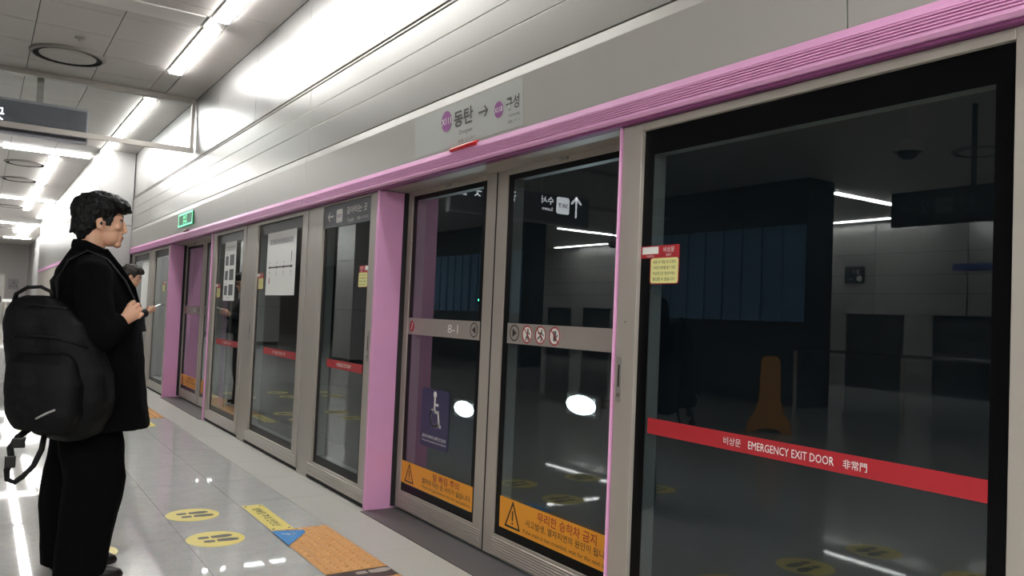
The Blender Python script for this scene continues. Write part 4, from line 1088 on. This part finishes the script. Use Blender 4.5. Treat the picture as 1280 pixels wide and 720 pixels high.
# trousers
b = MB()
b.loft([(.64, .465, 4.30, .145, .20), (.80, .455, 4.30, .135, .19), (.95, .45, 4.30, .125, .175)], 32)
b.loft([(.030, .450, 4.18, .108, .095), (.10, .455, 4.18, .115, .10), (.30, .475, 4.18, .124, .102), (.47, .500, 4.19, .130, .104), (.62, .475, 4.20, .138, .108), (.78, .45, 4.22, .13, .11)], 28, 2.2)
b.loft([(.030, .425, 4.42, .116, .09), (.10, .422, 4.42, .120, .094), (.30, .415, 4.42, .124, .098), (.47, .432, 4.41, .130, .102), (.62, .450, 4.40, .13, .108), (.78, .465, 4.38, .128, .11)], 28, 2.2)
me = solid(b, 0.008, 4); wrinkle(me, 0.010, 9, 5, 0.35)
put('trousers', me, M_trouser, man)
# shoes
for sx, sy in ((0.462, -0.12), (0.468, 0.12)):
    b = MB(); x0 = sx; y0 = PY+sy
    b.loft([(0.0, x0+.03, y0, .145, .048), (0.015, x0+.03, y0, .150, .051), (0.035, x0+.025, y0, .142, .048), (0.055, x0+.0, y0, .11, .042), (0.085, x0-.035, y0, .065, .038)], 26, 2.3)
    put('shoe', solid(b, 0.006, 3), M_shoe, man)
# coat
b = MB()
b.loft([(.695, .525, 4.30, .203, .255), (.72, .523, 4.30, .205, .257), (.90, .507, 4.30, .198, .245), (1.08, .492, 4.30, .194, .235), (1.22, .480, 4.30, .192, .235),
        (1.34, .450, 4.30, .165, .238), (1.43, .430, 4.30, .135, .225), (1.485, .425, 4.30, .105, .175), (1.525, .425, 4.30, .082, .105), (1.55, .425, 4.30, .072, .082)], 40, 2.25)
for sy in (1, -1):
    sh, el, wr = V(.425, 4.30+.185*sy, 1.415), V(.45, 4.30+.285*sy, 1.13), V(.550, 4.30+.222*sy, 1.196)
    b.tube([V(.425, 4.30+.09*sy, 1.46), sh, sh.lerp(el, .5), el], [.07, .083, .080, .076], 18); b.ball(el, .075)
    b.tube([el, el.lerp(wr, .5), wr], [.075, .068, .055], 18)
me = solid(b, 0.0075, 3); wrinkle(me, 0.009, 8, 1, 0.6)
put('coat', me, M_wool, man)
# collar and lapels
b = MB()
ring = [(0.500, 4.230, 1.475), (0.455, 4.205, 1.522), (0.395, 4.215, 1.545), (0.362, 4.30, 1.552), (0.395, 4.385, 1.545), (0.455, 4.395, 1.522), (0.500, 4.370, 1.475)]
b.tube(ring, [(.012, .026), (.015, .030), (.016, .032), (.016, .032), (.016, .032), (.015, .030), (.012, .026)], 12)
for sy in (1, -1):
    b.tube([(0.480, 4.30+.080*sy, 1.535), (0.545, 4.30+.070*sy, 1.455), (0.605, 4.30+.050*sy, 1.36), (0.645, 4.30+.025*sy, 1.26), (0.668, 4.30+.012*sy, 1.15)], [(.034, .016), (.045, .014), (.050, .012), (.034, .010), (.012, .008)], 10)
put('collar', solid(b, 0.005, 2), M_wool, man)

# ---- backpack
bp = thing('backpack', (.30, 4.10, .67), 'bulky black backpack hanging on the young man\'s back', 'backpack')
A = R(-33)
b = MB()
b.loft([(.675, .375, 4.07, .07, .06, A), (.70, .365, 4.07, .135, .10, A), (.77, .345, 4.065, .185, .120, A), (.86, .335, 4.06, .212, .128, A), (.97, .318, 4.06, .215, .128, A),
        (1.08, .292, 4.07, .200, .120, A), (1.18, .258, 4.08, .170, .104, A), (1.24, .230, 4.09, .135, .085, A), (1.28, .215, 4.10, .095, .060, A), (1.305, .22, 4.10, .05, .03, A)], 44, 2.8)
me = solid(b, 0.008, 3); wrinkle(me, 0.010, 7, 9)
put('main_bag', me, M_pack, bp)
b = MB()   # front pocket on the viewer side
ca, sa = math.cos(A), math.sin(A)
def bpx(u, v, z): return (.30+u*ca-v*sa, 4.06+u*sa+v*ca, z)
b.loft([(.735, *bpx(0.02, -.09, 0)[:2], .12, .075, A), (.80, *bpx(0.02, -.10, 0)[:2], .155, .085, A), (.93, *bpx(0.015, -.105, 0)[:2], .160, .082, A), (1.02, *bpx(0.0, -.10, 0)[:2], .145, .070, A), (1.06, *bpx(0.0, -.085, 0)[:2], .11, .05, A)], 36, 3)
me = solid(b, 0.007, 3); wrinkle(me, 0.006, 9, 4)
put('front_pocket', me, M_pack, bp)
MB().tube([bpx(-.20, -.06, 1.10), bpx(-.10, -.128, 1.135), bpx(.06, -.130, 1.13), bpx(.17, -.07, 1.09)], .005, 8).build('zip', M_strap, bp, smooth=True)
MB().tube([bpx(-.17, -.05, 1.24), bpx(-.06, -.10, 1.265), bpx(.08, -.09, 1.255)], .005, 8).build('zip', M_strap, bp, smooth=True)
o = MB().tube([bpx(.035, -.1925, .792), bpx(.075, -.190, .815), bpx(.108, -.184, .832)], [(.006, .004), (.007, .005), (.006, .004)], 8).build('tag', mat('pale_print', (170, 168, 165), 0.5), bp, smooth=True); o['label'] = 'small pale slanted tag'
MB().tube([(.13, 4.13, 1.268), (.135, 4.12, 1.31), (.175, 4.10, 1.340), (.225, 4.08, 1.345), (.262, 4.06, 1.325), (.270, 4.06, 1.295)], [(.013, .008)]*6, 10).build('grab_handle', M_strap, bp, smooth=True)
# shoulder strap over the coat, and lower webbing with buckle loop
for sy, nm in ((-1, 1), (1, 2)):
    pts = [(.300, 4.30+.15*sy, 1.30), (.285, 4.30+.145*sy, 1.38), (.330, 4.30+.135*sy, 1.475), (.405, 4.30+.132*sy, 1.522), (.490, 4.30+.140*sy, 1.485), (.568, 4.30+.155*sy, 1.39), (.618, 4.30+.170*sy, 1.29), (.628, 4.30+.175*sy, 1.22)]
    MB().tube(pts, [(.024, .007)]*len(pts), 10, up=V(0.3, 0, 1)).build('shoulder_strap', M_strap, bp, smooth=True)
lp = [(.215, 4.02, .735), (.170, 4.01, .700), (.145, 4.0, .655), (.152, 4.0, .610), (.138, 4.0, .565), (.142, 4.0, .525), (.168, 4.0, .510), (.200, 4.0, .535), (.235, 4.01, .575), (.262, 4.02, .640), (.270, 4.03, .70)]
MB().tube(lp, [(.014, .006)]*4+[(.012, .004)]*7, 8, up=V(0, 1, 0)).build('hanging_strap', M_strap, bp, smooth=True)
MB().box(.128, .168, 3.985, 4.015, .575, .625).build('buckle', M_shoe, bp, bevel=0.004)
MB().box(.148, .200, 3.99, 4.01, .655, .700).build('buckle', M_shoe, bp, bevel=0.006)

# ---- second person further along, looking at a phone
QX, QY = 1.50, 10.6
w = thing('person', (QX, QY, 0), 'person in glasses, dark jacket and grey jeans, looking at a phone', 'person')
dz = -0.105
hb, HM2 = head_mesh(1.515, 10.6, 1.590, R(-8), R(14))
b = hb
b.tube([(1.50, 10.6, 1.55), (1.475, 10.6, 1.46), (1.46, 10.6, 1.38)], [.056, .056, .075], 16)
b.loft([(0.85, 1.48, 10.6, .10, .15), (1.20, 1.49, 10.6, .11, .16), (1.34, 1.47, 10.6, .085, .17), (1.41, 1.465, 10.6, .05, .09)], 24)
for sy in (1, -1):
    sh, el, wr = V(1.47, 10.6+.17*sy, 1.33), V(1.52, 10.6+.24*sy, 1.10), V(1.715, 10.6+.09*sy, 1.165)
    b.tube([sh, el], [.046, .038], 12); b.ball(el, .038); b.tube([el, wr], [.036, .026], 12)
    fist(b, wr, V(1.765, 10.6+.055*sy, 1.195), (0.3, sy, -0.3), (0, 0, 1), 0.95)
    hp, kn, an = V(1.48, 10.6+.09*sy, .88), V(1.49, 10.6+.10*sy, .48), V(1.46, 10.6+.10*sy, .09)
    b.tube([hp, kn], [.08, .052], 14); b.ball(kn, .052); b.tube([kn, an], [.05, .036], 14); b.tube([an, an+V(.12, 0, -.05)], [.034, .026], 10)
put('body', solid(b, 0.006, 3), M_skin, w)
hair(HM2, w, M_hair2, 8, voxel=0.006)
for sy in (1, -1):
    e = MB().ball(HM2 @ V(0.0800, 0.032*sy, 0.006), 0.0125, nu=12, nv=8).build('eye', M_eye, w, smooth=True)
    MB().ball(HM2 @ V(0.0885, 0.033*sy, 0.004), 0.0058, nu=10, nv=8).build('iris', M_iris, e, smooth=True)
g = MB()
for sy in (1, -1):
    g.tube([HM2 @ V(0.112, 0.033*sy+0.024*math.cos(a), 0.006+0.019*math.sin(a)) for a in [i*2*math.pi/14 for i in range(15)]], 0.0018, 6)
    g.tube([HM2 @ V(0.110, 0.057*sy, 0.010), HM2 @ V(0.0, 0.082*sy, 0.004)], 0.0018, 6)
g.tube([HM2 @ V(0.113, -0.009, 0.010), HM2 @ V(0.113, 0.009, 0.010)], 0.0018, 6)
g.build('glasses', M_ink, w, smooth=True)
b = MB()
b.loft([(.93, 1.55, 10.6, .165, .225), (1.10, 1.52, 10.6, .155, .21), (1.25, 1.495, 10.6, .145, .215), (1.34, 1.475, 10.6, .115, .20), (1.40, 1.465, 10.6, .085, .14), (1.445, 1.465, 10.6, .072, .085)], 32, 2.2)
for sy in (1, -1):
    sh, el, wr = V(1.47, 10.6+.17*sy, 1.325), V(1.525, 10.6+.245*sy, 1.10), V(1.69, 10.6+.10*sy, 1.155)
    b.tube([V(1.47, 10.6+.09*sy, 1.37), sh, el], [.065, .073, .066], 16); b.ball(el, .066); b.tube([el, wr], [.064, .045], 16)
me = solid(b, 0.009, 3); wrinkle(me, 0.008, 9, 2, .6); put('jacket', me, M_jacket, w)
b = MB(); b.tube([(1.52, 10.53, 1.44), (1.44, 10.51, 1.475), (1.40, 10.6, 1.485), (1.44, 10.69, 1.475), (1.52, 10.67, 1.44)], [(.02, .028)]*5, 10)
put('hood_collar', solid(b, 0.007, 2), M_jacket, w)
b = MB()
b.loft([(.80, 1.49, 10.6, .12, .175), (.97, 1.49, 10.6, .12, .17)], 28)
for sy in (1, -1):
    b.loft([(.06, 1.475, 10.6+.11*sy, .095, .078), (.30, 1.475, 10.6+.105*sy, .092, .08), (.50, 1.49, 10.6+.10*sy, .095, .085), (.82, 1.49, 10.6+.085*sy, .11, .09)], 22)
me = solid(b, 0.009, 3); wrinkle(me, 0.011, 11, 6, .5); put('jeans', me, M_denim, w)
for sy in (1, -1):
    b = MB().loft([(0.0, 1.505, 10.6+.11*sy, .145, .05), (0.03, 1.505, 10.6+.11*sy, .148, .052)], 22, 2.3); b.build('sole', M_sneaker, w, smooth=False)
    b = MB().loft([(0.03, 1.50, 10.6+.11*sy, .140, .048), (0.05, 1.495, 10.6+.11*sy, .13, .045), (0.09, 1.455, 10.6+.11*sy, .075, .042)], 22, 2.3); b.build('sneaker', M_jacket, w, smooth=True)
w.location.z += 0.011
ph = thing('phone', (1.80, 10.6, 1.21), 'white smartphone held by the second person', 'phone')
Tm = Matrix.Translation((1.800, 10.6, 1.225)) @ Matrix.Rotation(R(-28), 4, 'Y')
MB().plate(rect(0.15, 0.075, 0.010), Tm, 0.009).build('case', M_white, ph, bevel=0.002)
MB().plate(rect(0.138, 0.067, 0.008), Tm @ Matrix.Translation((0, 0, 0.0092)), 0.0005).build('screen', emis('phone_screen', (220, 226, 232), 0.8), ph)

ph.location.z += 0.011
